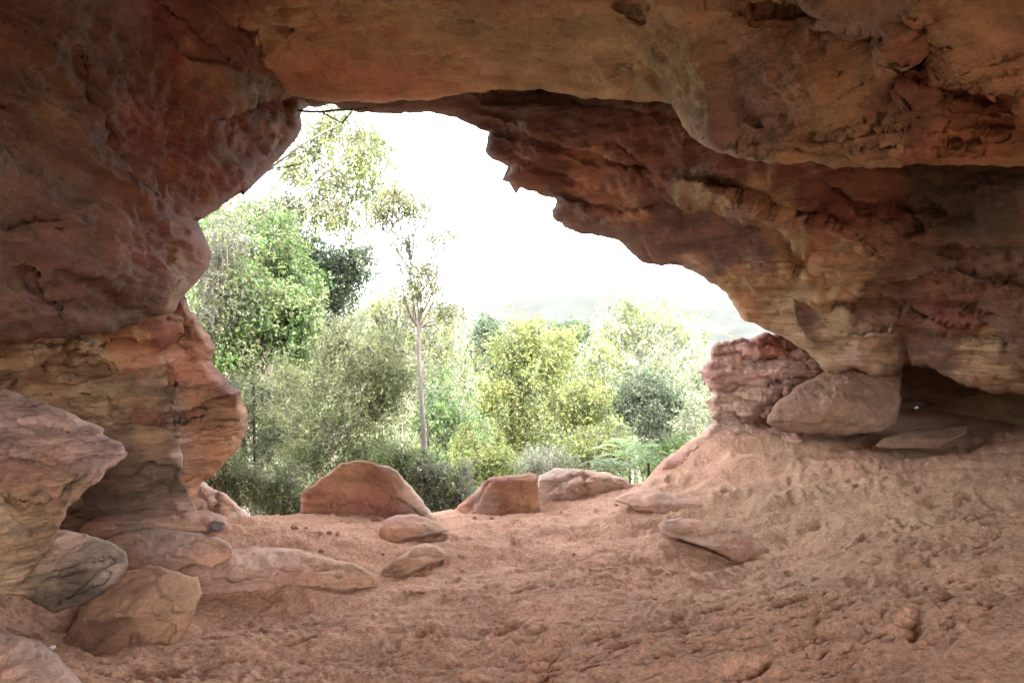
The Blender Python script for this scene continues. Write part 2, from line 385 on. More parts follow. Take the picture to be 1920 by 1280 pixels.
LIPY = [4.5, 4.8, 5.35, 5.75, 6.1, 6.6, 6.8, 7.0, 7.1, 7.4, 7.9, 8.1, 9.2, 10, 10]
_pr = np.random.RandomState(5)
PRINTS = [(_pr.uniform(-1.8, 3.4), _pr.uniform(2.0, 7.0), _pr.uniform(0, 3.14), _pr.uniform(.09, .17), _pr.uniform(.010, .024)) for _ in range(190)]
def outside_drop(d, y):
    near = np.interp(d, [0, .3, 1, 2, 4, 8, 14, 30, 60, 120, 250, 3500], [0, .12, .75, 1.7, 3.2, 5.2, 6.8, 8.0, 8.4, 8.8, 9, 9])
    return near
def ground_z(X, Y_, detail=True):
    X = np.asarray(X, float); Y_ = np.asarray(Y_, float)
    lip = np.interp(X, LIPX, LIPY); d = Y_ - lip
    yc = np.minimum(Y_, lip); xc = np.clip(X, -6, 7); yc = np.clip(yc, -6, 10)
    z = tps(FLOOR, np.c_[xc, yc], 1e-3)
    z = np.clip(z, -.35, 1.25)
    P = np.stack([X, Y_, np.zeros_like(X)], -1)
    o = np.maximum(d, 0)
    z = z - outside_drop(o, Y_)
    r = np.hypot(X, Y_)
    z = z + sstep(2, 14, o) * (.5 * fbm(P * .12, 3)) + sstep(30, 120, o) * 1.2 * fbm(P * .012, 3)
    if detail:
        a = 1 - sstep(3, 12, o)
        A = np.stack([X * 1.0, Y_ * 1.6, X * 0], -1)
        B = A + .12 * np.stack([fbm(A * 2 + k, 3) for k in (0, 9, 19)], -1)
        z = z + a * (.055 * fbm(A * 1.1, 3) + .022 * fbm(B * 3.2 + 3, 3, .55))
        m = (.25 + .75 * sstep(-.3, .4, fbm(A * .7 + 30, 2))) * (.5 + .4 * sstep(-.5, 2.2, X)) * (1 - .5 * sstep(-1.6, -.2, d))
        wx = X + .05 * perlin(np.stack([X * 5, Y_ * 5, X * 0], -1)); wy = Y_ + .05 * perlin(np.stack([X * 5, Y_ * 5, X * 0 + 9], -1))
        t1 = np.abs(perlin(np.stack([wx * 6.5, wy * 10, X * 0 + .3], -1))); t3 = np.abs(perlin(np.stack([wx * 15, wy * 21, X * 0 + 5.3], -1))); t4 = np.abs(perlin(np.stack([X * 31, Y_ * 40, X * 0 + 2.3], -1)))
        z = z + a * m * (.052 * np.minimum(t1, .5) + .034 * np.minimum(t3, .5) + .014 * t4) + a * (1 - m) * .016 * t3 - a * .024
        t2 = fbm(np.stack([X * 40, Y_ * 48, X * 0], -1) + 2, 3, .7); z = z + a * (.3 + .7 * m) * .0045 * t2
        for (fx, fy, fa, fl, fd) in PRINTS:                # footprints and scuffs in the sand
            k = (np.abs(X - fx) < .35) & (np.abs(Y_ - fy) < .35)
            if not k.any(): continue
            dx = X[k] - fx; dy = Y_[k] - fy; u_ = (dx * math.cos(fa) + dy * math.sin(fa)) / fl; v_ = (-dx * math.sin(fa) + dy * math.cos(fa)) / (fl * .42)
            r = np.sqrt(u_ ** 2 + v_ ** 2) + .25 * perlin(np.stack([X[k] * 9, Y_[k] * 9, X[k] * 0 + fx], -1))
            z[k] += a[k] * fd * (-(1 - sstep(.55, 1.0, r)) + .55 * np.exp(-((r - 1.15) / .22) ** 2))
    return z
th = np.r_[np.arange(-180, -48, 3.), np.arange(-48, 48, .14), np.arange(48, 180, 3.)]
rad = np.r_[np.array([0.02, .5, 1.0, 1.5]), 1 / np.linspace(1 / 1.9, 1 / 9.5, 340), np.geomspace(9.8, 3200, 90)]
TH, RD = np.meshgrid(np.radians(th), rad)
GX = (RD * np.sin(TH)).ravel(); GY = (RD * np.cos(TH)).ravel(); GZ = ground_z(GX, GY)
nt_, nr_ = len(th), len(rad)
jj, ii = np.meshgrid(np.arange(nr_ - 1), np.arange(nt_), indexing='ij'); jj = jj.ravel(); ii = ii.ravel(); i2 = (ii + 1) % nt_
GQ = np.stack([jj * nt_ + ii, jj * nt_ + i2, (jj + 1) * nt_ + i2, (jj + 1) * nt_ + ii], -1)
lipd = GY - np.interp(GX, LIPX, LIPY)
q = np.stack([GX, GY, GX * 0], -1)
wv = sstep(.6, 2.5, lipd + .8 * fbm(q * .8, 3))[:, None]
tanw = (sstep(.5, 2.6, GX + .6 * fbm(q * .7, 3)) * sstep(-.2, .7, fbm(q * .5 + 7, 3) + .4))[:, None]
sand = np.array(SAND)[None] * (1 - tanw) + np.array((.43, .265, .165))[None] * tanw
floor_c = sand * (1 - wv) + np.array((.075, .07, .035))[None] * wv
fg = sstep(12, 60, lipd)[:, None]; floor_c = floor_c * (1 - fg) + np.array((.05, .065, .025))[None] * fg
ground = make_mesh('ground', np.c_[GX, GY, GZ], GQ[:, ::-1], M_GROUND, colors=floor_c); tag(ground, kind='structure')

#==SECTION: cave shell
# ------------------------------------------------------------------ the cave: ceiling, arch, walls, recess
TOPV = -520
ceil_poly = [(-520, TOPV), (2450, TOPV), (2450, 312), (1920, 312), (1800, 308), (1700, 312), (1560, 309), (1520, 302), (1490, 306), (1450, 303), (1400, 291), (1345, 280), (1300, 258), (1275, 225), (1260, 196), (1200, 192), (1100, 181), (1040, 172), (1000, 165), (930, 168), (850, 180), (790, 190), (700, 190), (640, 188), (560, 185), (490, 187), (478, 170), (484, 130), (450, 70), (420, 40), (360, -10), (300, -120), (100, -300), (-520, -300)]
ceil_ctrl = [(480, 185, 5.3), (560, 186, 5.4), (700, 190, 5.5), (850, 180, 5.45), (1000, 165, 5.3), (1150, 186, 5.0), (1258, 195, 4.55), (960, 80, 4.3), (960, 0, 3.6), (700, 60, 4.2), (600, 0, 3.7), (480, 60, 4.2), (1275, 225, 4.2), (1340, 280, 4.0), (1450, 303, 3.85), (1600, 309, 3.7), (1920, 312, 3.3),
             (1300, 120, 3.75), (1450, 200, 3.45), (1600, 230, 3.3), (1500, 60, 3.1), (1750, 200, 3.05), (1850, 60, 2.6), (1250, 0, 3.2), (960, -300, 2.3), (400, -200, 2.6), (1900, -300, 1.9), (2400, 0, 2.0), (2400, 300, 2.7), (-400, -400, 2.0), (360, -10, 3.6)]
ceil_cols = [(560, 130, 130, ORA), (700, 150, 120, ORA), (700, 60, 110, OCH), (850, 150, 110, ORA), (900, 60, 150, TAN), (1100, 60, 160, TAN), (960, 160, 60, RED), (1180, 130, 80, TAN), (1180, 180, 50, ORA), (1320, 60, 110, TAN), (1300, 160, 90, TAN), (1400, 180, 120, GRY), (1500, 100, 120, OCH), (1550, 250, 110, TAN), (1650, 120, 90, TAN),
             (1720, 90, 80, RED), (1740, 190, 70, BRN), (1860, 90, 90, TAN), (1900, 60, 40, GRY), (1850, 260, 110, ORA), (1560, 20, 70, GRY), (1650, 30, 60, GRY), (400, 20, 60, RED), (520, 60, 90, OCH), (1900, -200, 300, TAN), (900, -200, 300, TAN), (300, -200, 200, RED), (1390, 210, 40, PUR), (1060, 120, 90, TAN), (1480, 290, 60, OCH)]
ceil_feats = [('step', [(1258, 190), (1285, 130), (1250, 90), (1262, 40)], -.0, 30), ('step', [(1260, 120), (1300, 200), (1360, 250), (1440, 262), (1500, 250), (1560, 255), (1640, 235), (1700, 240)], .10, 30),
              ('step', [(1350, 235), (1420, 250), (1480, 232), (1530, 245), (1580, 230), (1620, 215), (1680, 222), (1720, 208)], .09, 16), ('step', [(1330, 262), (1400, 276), (1470, 268), (1530, 282), (1640, 262), (1740, 270), (1920, 255)], .08, 14),
              ('step', [(1680, 20), (1740, 8), (1770, 15), (1790, 60), (1775, 110), (1750, 135), (1790, 152), (1830, 165), (1850, 175), (1920, 160)], .32, 60), ('step', [(1830, 150), (1880, 172), (1920, 168)], .1, 16), ('crack', [(1770, 140), (1830, 148), (1920, 132)], .06, 4), ('crack', [(1800, 120), (1850, 118), (1920, 100)], .04, 4),
              ('crack', [(840, 20), (862, 40), (890, 44)], .10, 4), ('crack', [(1030, 62), (1060, 55), (1085, 60)], .06, 4), ('crack', [(1150, 115), (1180, 132), (1195, 145)], .08, 3), ('crack', [(820, 120), (840, 100), (860, 85)], .06, 3),
              ('step', [(440, 30), (470, 60), (478, 95), (510, 55), (540, 50)], .16, 22), ('crack', [(1140, 5), (1180, 18), (1192, 42), (1188, 20), (1195, 0)], .2, 7), ('crack', [(1420, 16), (1470, 24), (1510, 10)], .14, 6), ('step', [(1300, 10), (1360, 5), (1420, 14), (1500, 4), (1560, 14)], .12, 22),
              ('crack', [(1572, 128), (1578, 134)], .12, 5, 1), ('step', [(1510, 55), (1600, 45), (1680, 52)], .07, 18), ('step', [(1530, 64), (1590, 70), (1640, 60)], .05, 10), ('step', [(700, 120), (760, 135), (800, 120)], .04, 20), ('step', [(600, 108), (680, 112), (740, 118)], .05, 26), ('step', [(880, 130), (960, 140), (1060, 150), (1180, 165)], .10, 25), ('crack', [(1390, 210), (1410, 230), (1430, 236)], .07, 5),
              ('step', [(1580, 286), (1700, 290), (1800, 280), (1920, 288)], .06, 10), ('crack', [(300, 60), (400, 90), (470, 150)], .0, 4), ('step', [(1690, 200), (1760, 225), (1920, 235)], .06, 12)]
ceiling = sheet('cave_ceiling', ceil_poly, ceil_ctrl, ceil_cols, M_ROCK, ceil_feats, amp=.08, rough=.018, strata=(32, 8, 5), terr=.13, seed=2, back=((.10, 0), (.45, 6), (1.3, 20)))
tag(ceiling, kind='structure')

arch_poly = [(440, 120), (2450, 120), (2450, 745), (1920, 742), (1860, 735), (1800, 715), (1740, 690), (1695, 685), (1680, 704), (1640, 702), (1600, 690), (1570, 705), (1545, 702), (1538, 682), (1512, 662), (1480, 640), (1465, 629), (1430, 615), (1400, 600), (1375, 570), (1350, 545), (1320, 520), (1280, 499), (1240, 499), (1210, 495), (1190, 480), (1165, 455), (1140, 447), (1095, 440), (1060, 425), (1036, 408), (1036, 395), (1046, 378), (1020, 365), (1005, 358), (975, 349), (938, 338), (957, 312), (925, 300), (905, 280), (914, 250), (875, 232), (835, 219), (795, 210), (765, 208), (742, 214), (720, 206), (690, 207), (655, 205), (625, 197), (600, 198), (562, 203), (530, 198)]
arch_ctrl = [(480, 190, 5.7), (562, 200, 5.9), (700, 206, 6.1), (850, 222, 6.2), (850, 180, 5.8), (914, 248, 6.2), (1000, 200, 5.7), (1045, 375, 6.5), (1165, 455, 6.8), (1280, 498, 7.0), (1400, 600, 7.2), (1465, 628, 7.2), (1540, 700, 7.1), (1100, 300, 5.8), (1000, 280, 5.9), (1200, 220, 5.2), (1200, 420, 6.2), (1250, 340, 5.5), (1400, 330, 4.9), (1350, 450, 6.0), (1480, 420, 5.3), (1600, 330, 4.5), (1640, 450, 5.0), (1500, 520, 6.2), (1560, 620, 6.6), (1680, 600, 6.0), (1690, 690, 6.6), (1800, 350, 4.3), (1920, 350, 4.0), (1850, 550, 4.9), (1920, 650, 5.2), (1800, 700, 6.0), (2300, 300, 3.4), (2300, 700, 4.2), (1920, 130, 4.6), (1000, 130, 6.3)]
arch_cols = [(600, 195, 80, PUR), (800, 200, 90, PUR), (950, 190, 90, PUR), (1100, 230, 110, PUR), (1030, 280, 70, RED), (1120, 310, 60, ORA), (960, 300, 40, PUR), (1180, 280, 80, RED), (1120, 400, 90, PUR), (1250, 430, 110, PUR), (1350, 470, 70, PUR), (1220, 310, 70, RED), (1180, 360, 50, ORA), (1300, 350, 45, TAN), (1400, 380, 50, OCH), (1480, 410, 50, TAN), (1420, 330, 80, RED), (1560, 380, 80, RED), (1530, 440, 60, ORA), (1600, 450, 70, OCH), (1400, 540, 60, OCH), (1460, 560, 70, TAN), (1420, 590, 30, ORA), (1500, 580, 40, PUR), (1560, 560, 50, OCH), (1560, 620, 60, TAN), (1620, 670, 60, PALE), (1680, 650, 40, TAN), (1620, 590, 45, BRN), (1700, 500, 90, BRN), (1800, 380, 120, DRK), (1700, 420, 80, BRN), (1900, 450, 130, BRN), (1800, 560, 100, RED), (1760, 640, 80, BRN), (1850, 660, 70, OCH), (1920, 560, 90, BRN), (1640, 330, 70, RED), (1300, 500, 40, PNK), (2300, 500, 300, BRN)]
arch_feats = [('step', [(780, 190), (850, 184), (870, 188), (960, 168)], .07, 12), ('step', [(900, 160), (1000, 172), (1100, 190), (1180, 200), (1280, 210)], .05, 14), ('step', [(870, 215), (950, 238), (1020, 260), (1110, 290), (1180, 300), (1240, 305)], .16, 22), ('step', [(915, 250), (970, 290), (1060, 330), (1140, 350), (1200, 370)], .12, 18),
              ('step', [(1130, 262), (1160, 262), (1200, 285), (1230, 330)], .08, 12), ('step', [(1020, 355), (1090, 380), (1170, 400), (1240, 380)], -.10, 30), ('step', [(1245, 345), (1262, 330), (1310, 332), (1340, 350), (1440, 380), (1490, 410), (1540, 405), (1580, 425), (1640, 460), (1680, 510)], -.22, 34), ('step', [(1250, 365), (1330, 385), (1400, 410), (1450, 418), (1470, 440), (1500, 470), (1540, 490)], .22, 30),
              ('step', [(1210, 488), (1300, 488), (1380, 492), (1460, 490), (1500, 500), (1540, 516)], -.10, 18), ('step', [(1290, 498), (1400, 495), (1480, 506), (1535, 520), (1600, 528), (1700, 530), (1800, 535)], .12, 12), ('step', [(1540, 312), (1580, 335), (1620, 370), (1680, 372), (1720, 395), (1740, 440)], .20, 40), ('step', [(1600, 380), (1650, 385), (1720, 378), (1800, 400), (1830, 380)], .14, 30),
              ('step', [(1590, 560), (1600, 600), (1615, 625), (1660, 618), (1690, 590), (1700, 560)], -.16, 18), ('crack', [(1490, 640), (1520, 665), (1540, 700)], .03, 5), ('step', [(1530, 560), (1600, 558), (1680, 566), (1780, 568), (1900, 600)], .2, 22), ('step', [(1700, 450), (1800, 470), (1920, 455)], .14, 20), ('step', [(1690, 520), (1780, 500), (1920, 540)], -.10, 20), ('step', [(1620, 540), (1760, 590), (1840, 620), (1920, 640)], .15, 22),
              ('step', [(1490, 560), (1500, 610), (1540, 650)], -.08, 22), ('crack', [(1660, 660), (1664, 690)], .08, 7, 1), ('crack', [(1690, 640), (1700, 680)], .1, 8, 1), ('crack', [(1625, 660), (1630, 690)], .06, 6, 1), ('step', [(1320, 540), (1380, 545), (1440, 560), (1480, 600)], .05, 12), ('step', [(1350, 520), (1420, 528), (1490, 545)], .05, 10)]
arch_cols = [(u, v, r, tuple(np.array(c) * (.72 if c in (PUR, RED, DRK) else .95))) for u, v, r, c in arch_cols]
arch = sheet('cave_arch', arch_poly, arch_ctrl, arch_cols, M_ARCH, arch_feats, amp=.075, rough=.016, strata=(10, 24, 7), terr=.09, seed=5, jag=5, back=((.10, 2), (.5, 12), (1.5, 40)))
tag(arch, kind='structure')

left_poly = [(-520, -420), (150, -420), (330, -110), (400, 0), (470, 40), (520, 100), (560, 150), (575, 196), (563, 203), (559, 218), (562, 240), (545, 265), (522, 293), (487, 323), (460, 353), (420, 375), (395, 393), (366, 411), (377, 438), (390, 478), (388, 500), (370, 520), (345, 547), (320, 580), (200, 620), (-520, 700)]
left_ctrl = [(575, 196, 5.75), (562, 240, 5.55), (520, 293, 5.3), (460, 353, 5.0), (395, 395, 4.7), (366, 411, 4.55), (390, 480, 4.9), (345, 547, 4.5), (480, 185, 4.9), (430, 320, 4.45), (470, 90, 4.5), (340, 450, 4.15), (300, 520, 3.95), (200, 540, 3.4), (300, 300, 3.85), (300, 100, 3.6), (100, 100, 2.8), (0, 300, 2.6), (0, 560, 2.75), (100, 420, 2.95), (0, 0, 2.5), (380, 0, 3.7), (-400, 0, 1.7), (-400, 500, 1.9), (0, -350, 1.8), (250, -250, 2.4)]
left_cols = [(100, 100, 200, BRN), (300, 60, 100, RED), (330, 250, 120, RED), (430, 60, 60, RED), (430, 150, 40, GRY), (250, 30, 45, GRY), (380, 130, 50, ORA), (100, 330, 160, BRN), (250, 400, 120, RED), (50, 480, 100, BRN), (480, 260, 70, RED), (420, 290, 40, GRY), (510, 250, 30, OCH), (370, 470, 60, RED), (60, 250, 80, BRN), (140, 200, 60, OCH), (330, 520, 40, OCH), (200, 560, 80, BRN), (-300, 200, 300, BRN), (520, 220, 30, BRN)]
left_feats = [('step', [(390, 220), (430, 200), (480, 182), (560, 180)], .16, 30), ('crack', [(425, 200), (432, 250), (420, 280), (428, 330), (434, 350)], .03, 4), ('step', [(345, 425), (380, 400), (430, 360), (480, 310), (540, 240)], .14, 26), ('step', [(310, 560), (335, 500), (340, 450), (355, 415)], -.05, 20), ('crack', [(150, 80), (160, 180), (190, 220), (230, 290)], .07, 6), ('crack', [(0, 200), (60, 185), (130, 210), (180, 222)], -.03, 5),
              ('step', [(280, 10), (330, 40), (380, 60), (440, 110), (480, 150)], .10, 20), ('step', [(330, 60), (360, 110), (430, 130), (480, 170)], -.08, 14), ('step', [(0, 430), (60, 405), (100, 395)], .08, 20), ('step', [(60, 500), (80, 560), (120, 580)], .08, 20), ('crack', [(310, 250), (330, 170), (320, 100)], .03, 5)]
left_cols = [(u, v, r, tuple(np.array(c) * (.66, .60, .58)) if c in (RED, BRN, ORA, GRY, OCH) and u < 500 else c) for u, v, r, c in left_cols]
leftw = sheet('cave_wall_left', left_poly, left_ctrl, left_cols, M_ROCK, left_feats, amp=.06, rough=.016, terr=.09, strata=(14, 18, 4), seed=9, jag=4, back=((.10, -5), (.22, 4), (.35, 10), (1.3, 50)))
tag(leftw, kind='structure')

low_poly = [(-520, 560), (0, 520), (150, 480), (260, 490), (320, 520), (343, 548), (341, 560), (360, 592), (386, 632), (398, 655), (383, 675), (400, 700), (430, 730), (445, 736), (450, 750), (462, 778), (452, 820), (432, 850), (405, 878), (372, 902), (360, 960), (340, 1050), (-520, 1100)]
low_ctrl = [(343, 548, 4.75), (386, 632, 5.0), (430, 730, 5.2), (462, 778, 5.3), (432, 850, 5.25), (372, 902, 5.1), (250, 520, 4.1), (0, 580, 3.2), (200, 700, 4.2), (0, 700, 3.4), (300, 640, 4.55), (320, 760, 4.75), (300, 900, 4.85), (150, 900, 4.6), (0, 900, 4.0), (350, 1040, 5.0), (0, 1050, 4.2), (-500, 600, 1.9), (-500, 1050, 2.8)]
low_cols = [(60, 600, 80, (.34, .20, .14)), (60, 560, 70, BRN), (180, 560, 50, BRN), (250, 530, 50, OCH), (120, 680, 100, OCH), (220, 640, 60, ORA), (290, 600, 50, RED), (340, 620, 60, ORA), (240, 700, 26, PALE), (330, 700, 22, RED), (400, 760, 30, OCH), (150, 700, 30, BRN), (300, 740, 26, BRN), (420, 720, 50, RED), (440, 800, 40, (.42, .22, .14)), (320, 660, 28, PALE), (360, 700, 60, ORA), (250, 780, 60, RED), (270, 720, 60, TAN), (330, 760, 50, GRY), (400, 780, 60, ORA), (390, 850, 60, ORA), (350, 850, 40, PNK), (300, 870, 60, TAN), (180, 760, 60, TAN), (340, 570, 30, RED), (250, 960, 80, BRN), (-300, 700, 300, OCH), (130, 760, 50, OCH), (350, 880, 30, ORA)]
low_feats = [('step', [(295, 560), (325, 555), (345, 560)], .10, 20), ('step', [(210, 655), (250, 645), (290, 655), (330, 625), (350, 605)], .12, 26), ('crack', [(305, 640), (335, 628), (365, 600)], .10, 7), ('crack', [(300, 640), (312, 670), (318, 700)], .08, 5), ('crack', [(240, 660), (280, 650), (310, 662)], .10, 8), ('step', [(200, 780), (240, 740), (280, 690), (320, 670)], .10, 18), ('step', [(290, 790), (340, 775), (400, 750), (450, 737)], .12, 14), ('step', [(200, 800), (260, 770), (330, 770), (400, 765), (440, 745)], .05, 12),
             ('step', [(150, 755), (200, 758), (230, 775)], .05, 12), ('step', [(300, 800), (350, 790), (420, 770)], .06, 12), ('crack', [(355, 895), (375, 880), (400, 870)], .08, 4), ('step', [(300, 590), (330, 600), (370, 590)], .06, 16), ('step', [(130, 620), (200, 590), (260, 580)], -.06, 40), ('step', [(230, 860), (280, 830), (350, 815), (430, 790)], -.08, 22), ('step', [(330, 560), (350, 600), (340, 640), (370, 680)], .07, 18), ('crack', [(318, 690), (322, 740), (300, 790)], .08, 4), ('step', [(0, 640), (90, 650), (170, 640), (230, 655)], -.08, 26), ('step', [(60, 720), (140, 700), (220, 690)], .08, 20)]
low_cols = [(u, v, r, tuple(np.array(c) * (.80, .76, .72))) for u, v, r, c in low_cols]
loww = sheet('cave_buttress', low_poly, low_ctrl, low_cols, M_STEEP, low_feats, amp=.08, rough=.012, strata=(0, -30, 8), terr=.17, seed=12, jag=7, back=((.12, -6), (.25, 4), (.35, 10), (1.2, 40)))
tag(loww, kind='structure')

rec_poly = [(1480, 560), (2450, 560), (2450, 1000), (1480, 1000)]
rec_ctrl = [(1480, 560, 8.6), (2450, 560, 6), (2450, 1000, 6), (1480, 1000, 8.9), (1700, 760, 8.6), (1900, 780, 8.0), (1700, 680, 7.6), (1920, 700, 7.0)]
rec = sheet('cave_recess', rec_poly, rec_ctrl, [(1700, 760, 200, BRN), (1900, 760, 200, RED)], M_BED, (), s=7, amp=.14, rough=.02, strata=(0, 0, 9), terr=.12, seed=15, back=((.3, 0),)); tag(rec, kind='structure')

# the outcrop round the cave: solid rock over, left and right, with a gap behind the camera left to let in fill light
def rock_mass(name, x0, x1, y0, y1, z0, z1, col, seed, n=44):
    V = []; Q = []
    def face(o, a, b, na, nb):
        base = sum(len(v) for v in V)
        A, B = np.meshgrid(np.linspace(0, 1, na + 1), np.linspace(0, 1, nb + 1))
        V.append(np.array(o)[None] + A.reshape(-1, 1) * np.array(a)[None] + B.reshape(-1, 1) * np.array(b)[None])
        j, i = np.meshgrid(np.arange(nb), np.arange(na), indexing='ij'); j = j.ravel(); i = i.ravel(); k = base + j * (na + 1) + i
        Q.append(np.stack([k, k + 1, k + na + 2, k + na + 1], -1))
    dx, dy, dz = x1 - x0, y1 - y0, z1 - z0; nx, ny, nz = [max(4, int(n * d / max(dx, dy, dz))) for d in (dx, dy, dz)]
    face((x0, y0, z0), (0, dy, 0), (dx, 0, 0), ny, nx); face((x0, y0, z1), (dx, 0, 0), (0, dy, 0), nx, ny)
    face((x0, y0, z0), (dx, 0, 0), (0, 0, dz), nx, nz); face((x1, y1, z0), (-dx, 0, 0), (0, 0, dz), nx, nz)
    face((x0, y1, z0), (0, -dy, 0), (0, 0, dz), ny, nz); face((x1, y0, z0), (0, dy, 0), (0, 0, dz), ny, nz)
    V = np.concatenate(V); Q = np.concatenate(Q)
    off = np.stack([fbm(V * .6 + k + seed, 4) for k in (0, 30, 60)], -1) * .35
    off[:, 2] *= .7
    q = V[:, 2] * 2.2 + fbm(V * .5 + seed, 3); c = np.array([(x0 + x1) / 2, (y0 + y1) / 2, (z0 + z1) / 2])
    hd = (V - c)[:, :2]; hd = hd / (np.linalg.norm(hd, axis=1)[:, None] + 1e-6)
    off[:, :2] += hd * .15 * (np.abs((q % 1) - .5) * 2)[:, None]
    o = make_mesh(name, V + off, Q, M_BED, colors=np.tile(np.array(col), (len(V), 1)))
    return tag(o, kind='structure')
rock_mass('outcrop_top', -13, 14, -4.5, 5.6, 4.7, 7.5, TAN, 3)
rock_mass('outcrop_left', -13, -4.3, -4.5, 4.6, -1, 5.2, ORA, 4)
rock_mass('outcrop_right', 5.2, 14, -4.5, 8.6, -1, 5.2, OCH, 5)
rock_mass('back_light_block', -4.6, .5, -5.4, -3.6, -1, 5.2, ORA, 11)  # unseen block added behind the camera to cut the fill light
rock_mass('outcrop_shoulder', 3.9, 14, 5.0, 8.4, 3.2, 7.0, TAN, 8)

#==SECTION: rocks
UP = (0, 0, 1)
rock('boulder', [(-160, 660), (0, 728), (60, 748), (130, 775), (196, 804), (190, 815), (228, 828), (240, 850), (200, 880), (190, 895), (160, 920), (130, 950), (112, 985), (95, 1010), (75, 1050), (40, 1090), (0, 1118), (-200, 1130)],
     [(196, 806, 3.55, (.25, -.35, .9)), (60, 900, 2.62, (.35, -.85, .28)), (120, 980, 2.9, (.8, -.55, -.45))], [(60, 800, 90, PNK), (190, 850, 60, PNK), (60, 900, 60, ORA), (60, 1000, 80, OCH), (0, 1060, 60, TAN), (60, 940, 18, DRK), (150, 930, 30, OCH)], M_BED, thick=1.0, amp=.05, rough=.010, strata=(0, 12, 14), terr=.05, seed=21, jag=4, rnd=14,
     feats=[('step', [(0, 925), (60, 945), (110, 925), (150, 880)], .12, 14), ('crack', [(0, 775), (80, 800), (180, 830)], .03, 4), ('step', [(0, 850), (90, 862), (170, 845), (230, 848)], .05, 12), ('step', [(0, 800), (90, 826), (190, 860)], .03, 8), ('crack', [(130, 950), (170, 905), (190, 880)], .03, 5)],
     label='big jutting slab boulder with a pink layered top at the left edge', cat='boulder')
rock('boulder', [(-120, 1040), (0, 1020), (60, 985), (110, 992), (160, 1000), (210, 1015), (238, 1035), (242, 1060), (225, 1090), (190, 1115), (150, 1135), (100, 1150), (60, 1125), (20, 1115), (-120, 1120)],
     [(100, 1010, 3.1, (.1, -.35, .9)), (60, 1080, 2.8, (.15, -.9, .1)), (200, 1090, 3.0, (.55, -.7, -.35))], [(60, 1040, 60, TAN), (120, 1010, 60, PNK), (200, 1050, 40, GRY), (150, 1110, 45, DRK), (90, 1115, 30, DRK), (0, 1080, 80, OCH), (215, 1040, 30, GRY)], M_STEEP, thick=.6, amp=.03, strata=(0, -25, 10), terr=.04, seed=22, jag=3,
     feats=[('step', [(60, 1100), (90, 1075), (150, 1060), (220, 1040)], .06, 14), ('crack', [(100, 1135), (150, 1110), (210, 1070)], .04, 4)],
     label='low tapering boulder with a dark grey streaked underside below the jutting slab', cat='boulder')
rock('boulder', [(-140, 1160), (0, 1185), (40, 1190), (75, 1200), (105, 1225), (130, 1250), (170, 1300), (190, 1360), (-140, 1400)],
     [(60, 1200, 2.5, (.1, -.25, 1)), (60, 1290, 2.2, (.25, -.8, .5)), (150, 1290, 2.35, (.8, -.5, .2))], [(50, 1230, 90, PNK), (0, 1290, 60, SAND)], M_SMOOTH, thick=.5, amp=.02, rough=.004, seed=23, jag=2, rnd=30, rdep=.08, fk=.12,
     label='smooth rounded pinkish boulder in the bottom left corner of the floor', cat='boulder')
rock('boulder', [(110, 1200), (140, 1160), (150, 1120), (190, 1095), (235, 1072), (275, 1060), (310, 1062), (345, 1075), (372, 1080), (378, 1110), (362, 1150), (352, 1185), (335, 1215), (310, 1240), (280, 1260), (230, 1300), (160, 1330), (110, 1260)],
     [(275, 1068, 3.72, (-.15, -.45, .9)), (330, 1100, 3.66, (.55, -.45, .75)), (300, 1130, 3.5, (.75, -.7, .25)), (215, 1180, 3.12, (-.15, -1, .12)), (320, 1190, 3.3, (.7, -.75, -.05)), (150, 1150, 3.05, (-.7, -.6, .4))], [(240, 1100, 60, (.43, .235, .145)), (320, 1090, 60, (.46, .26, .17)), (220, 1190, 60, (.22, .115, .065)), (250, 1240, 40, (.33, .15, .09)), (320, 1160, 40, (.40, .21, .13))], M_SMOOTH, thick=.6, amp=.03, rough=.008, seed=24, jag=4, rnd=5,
     feats=[('crack', [(245, 1240), (252, 1200), (256, 1185)], .05, 4), ('crack', [(285, 1075), (300, 1105), (345, 1150)], .03, 4), ('crack', [(300, 1210), (325, 1175)], .04, 4), ('step', [(150, 1160), (220, 1150), (290, 1150)], .05, 18)],
     label='angular sand coloured boulder with a brown hollow front beside the low streaked boulder', cat='boulder')
rock('rock_slab', [(145, 990), (165, 972), (190, 962), (250, 955), (330, 953), (395, 957), (422, 968), (428, 990), (410, 1000), (396, 997), (330, 1003), (240, 1010), (170, 1030), (130, 1030)],
     [(280, 957, 4.85, (0, -.12, 1)), (280, 985, 4.62, (0, -1, -.35))], [(280, 968, 100, PNK), (200, 1000, 50, ORA), (330, 990, 60, SAND)], M_SMOOTH, thick=.6, amp=.02, rough=.004, seed=25, jag=2, fk=.03,
     feats=[('step', [(200, 985), (280, 978), (360, 976), (400, 985)], .08, 14)],
     label='long flat slab lying under the dark curved rock fin, topmost ledge', cat='rock slab', group='flat slabs stepping down the left side')
rock('rock_slab', [(195, 1010), (230, 995), (300, 990), (360, 996), (410, 1005), (432, 1018), (440, 1040), (400, 1065), (330, 1080), (250, 1075), (205, 1050)],
     [(300, 992, 4.5, (.05, -.25, 1)), (240, 1040, 4.3, (-.3, -.9, .2)), (330, 1050, 4.3, (.1, -1, .1))], [(300, 1010, 90, PNK), (230, 1040, 40, SAND), (380, 1050, 50, SAND)], M_SMOOTH, thick=.6, amp=.025, rough=.006, seed=26, jag=2, fk=.02,
     feats=[('step', [(330, 995), (390, 1012), (428, 1024)], .04, 10), ('step', [(250, 1050), (320, 1040), (370, 1055)], .05, 12)],
     label='rounded pink slab between the topmost ledge and the long low ledge', cat='rock slab', group='flat slabs stepping down the left side')
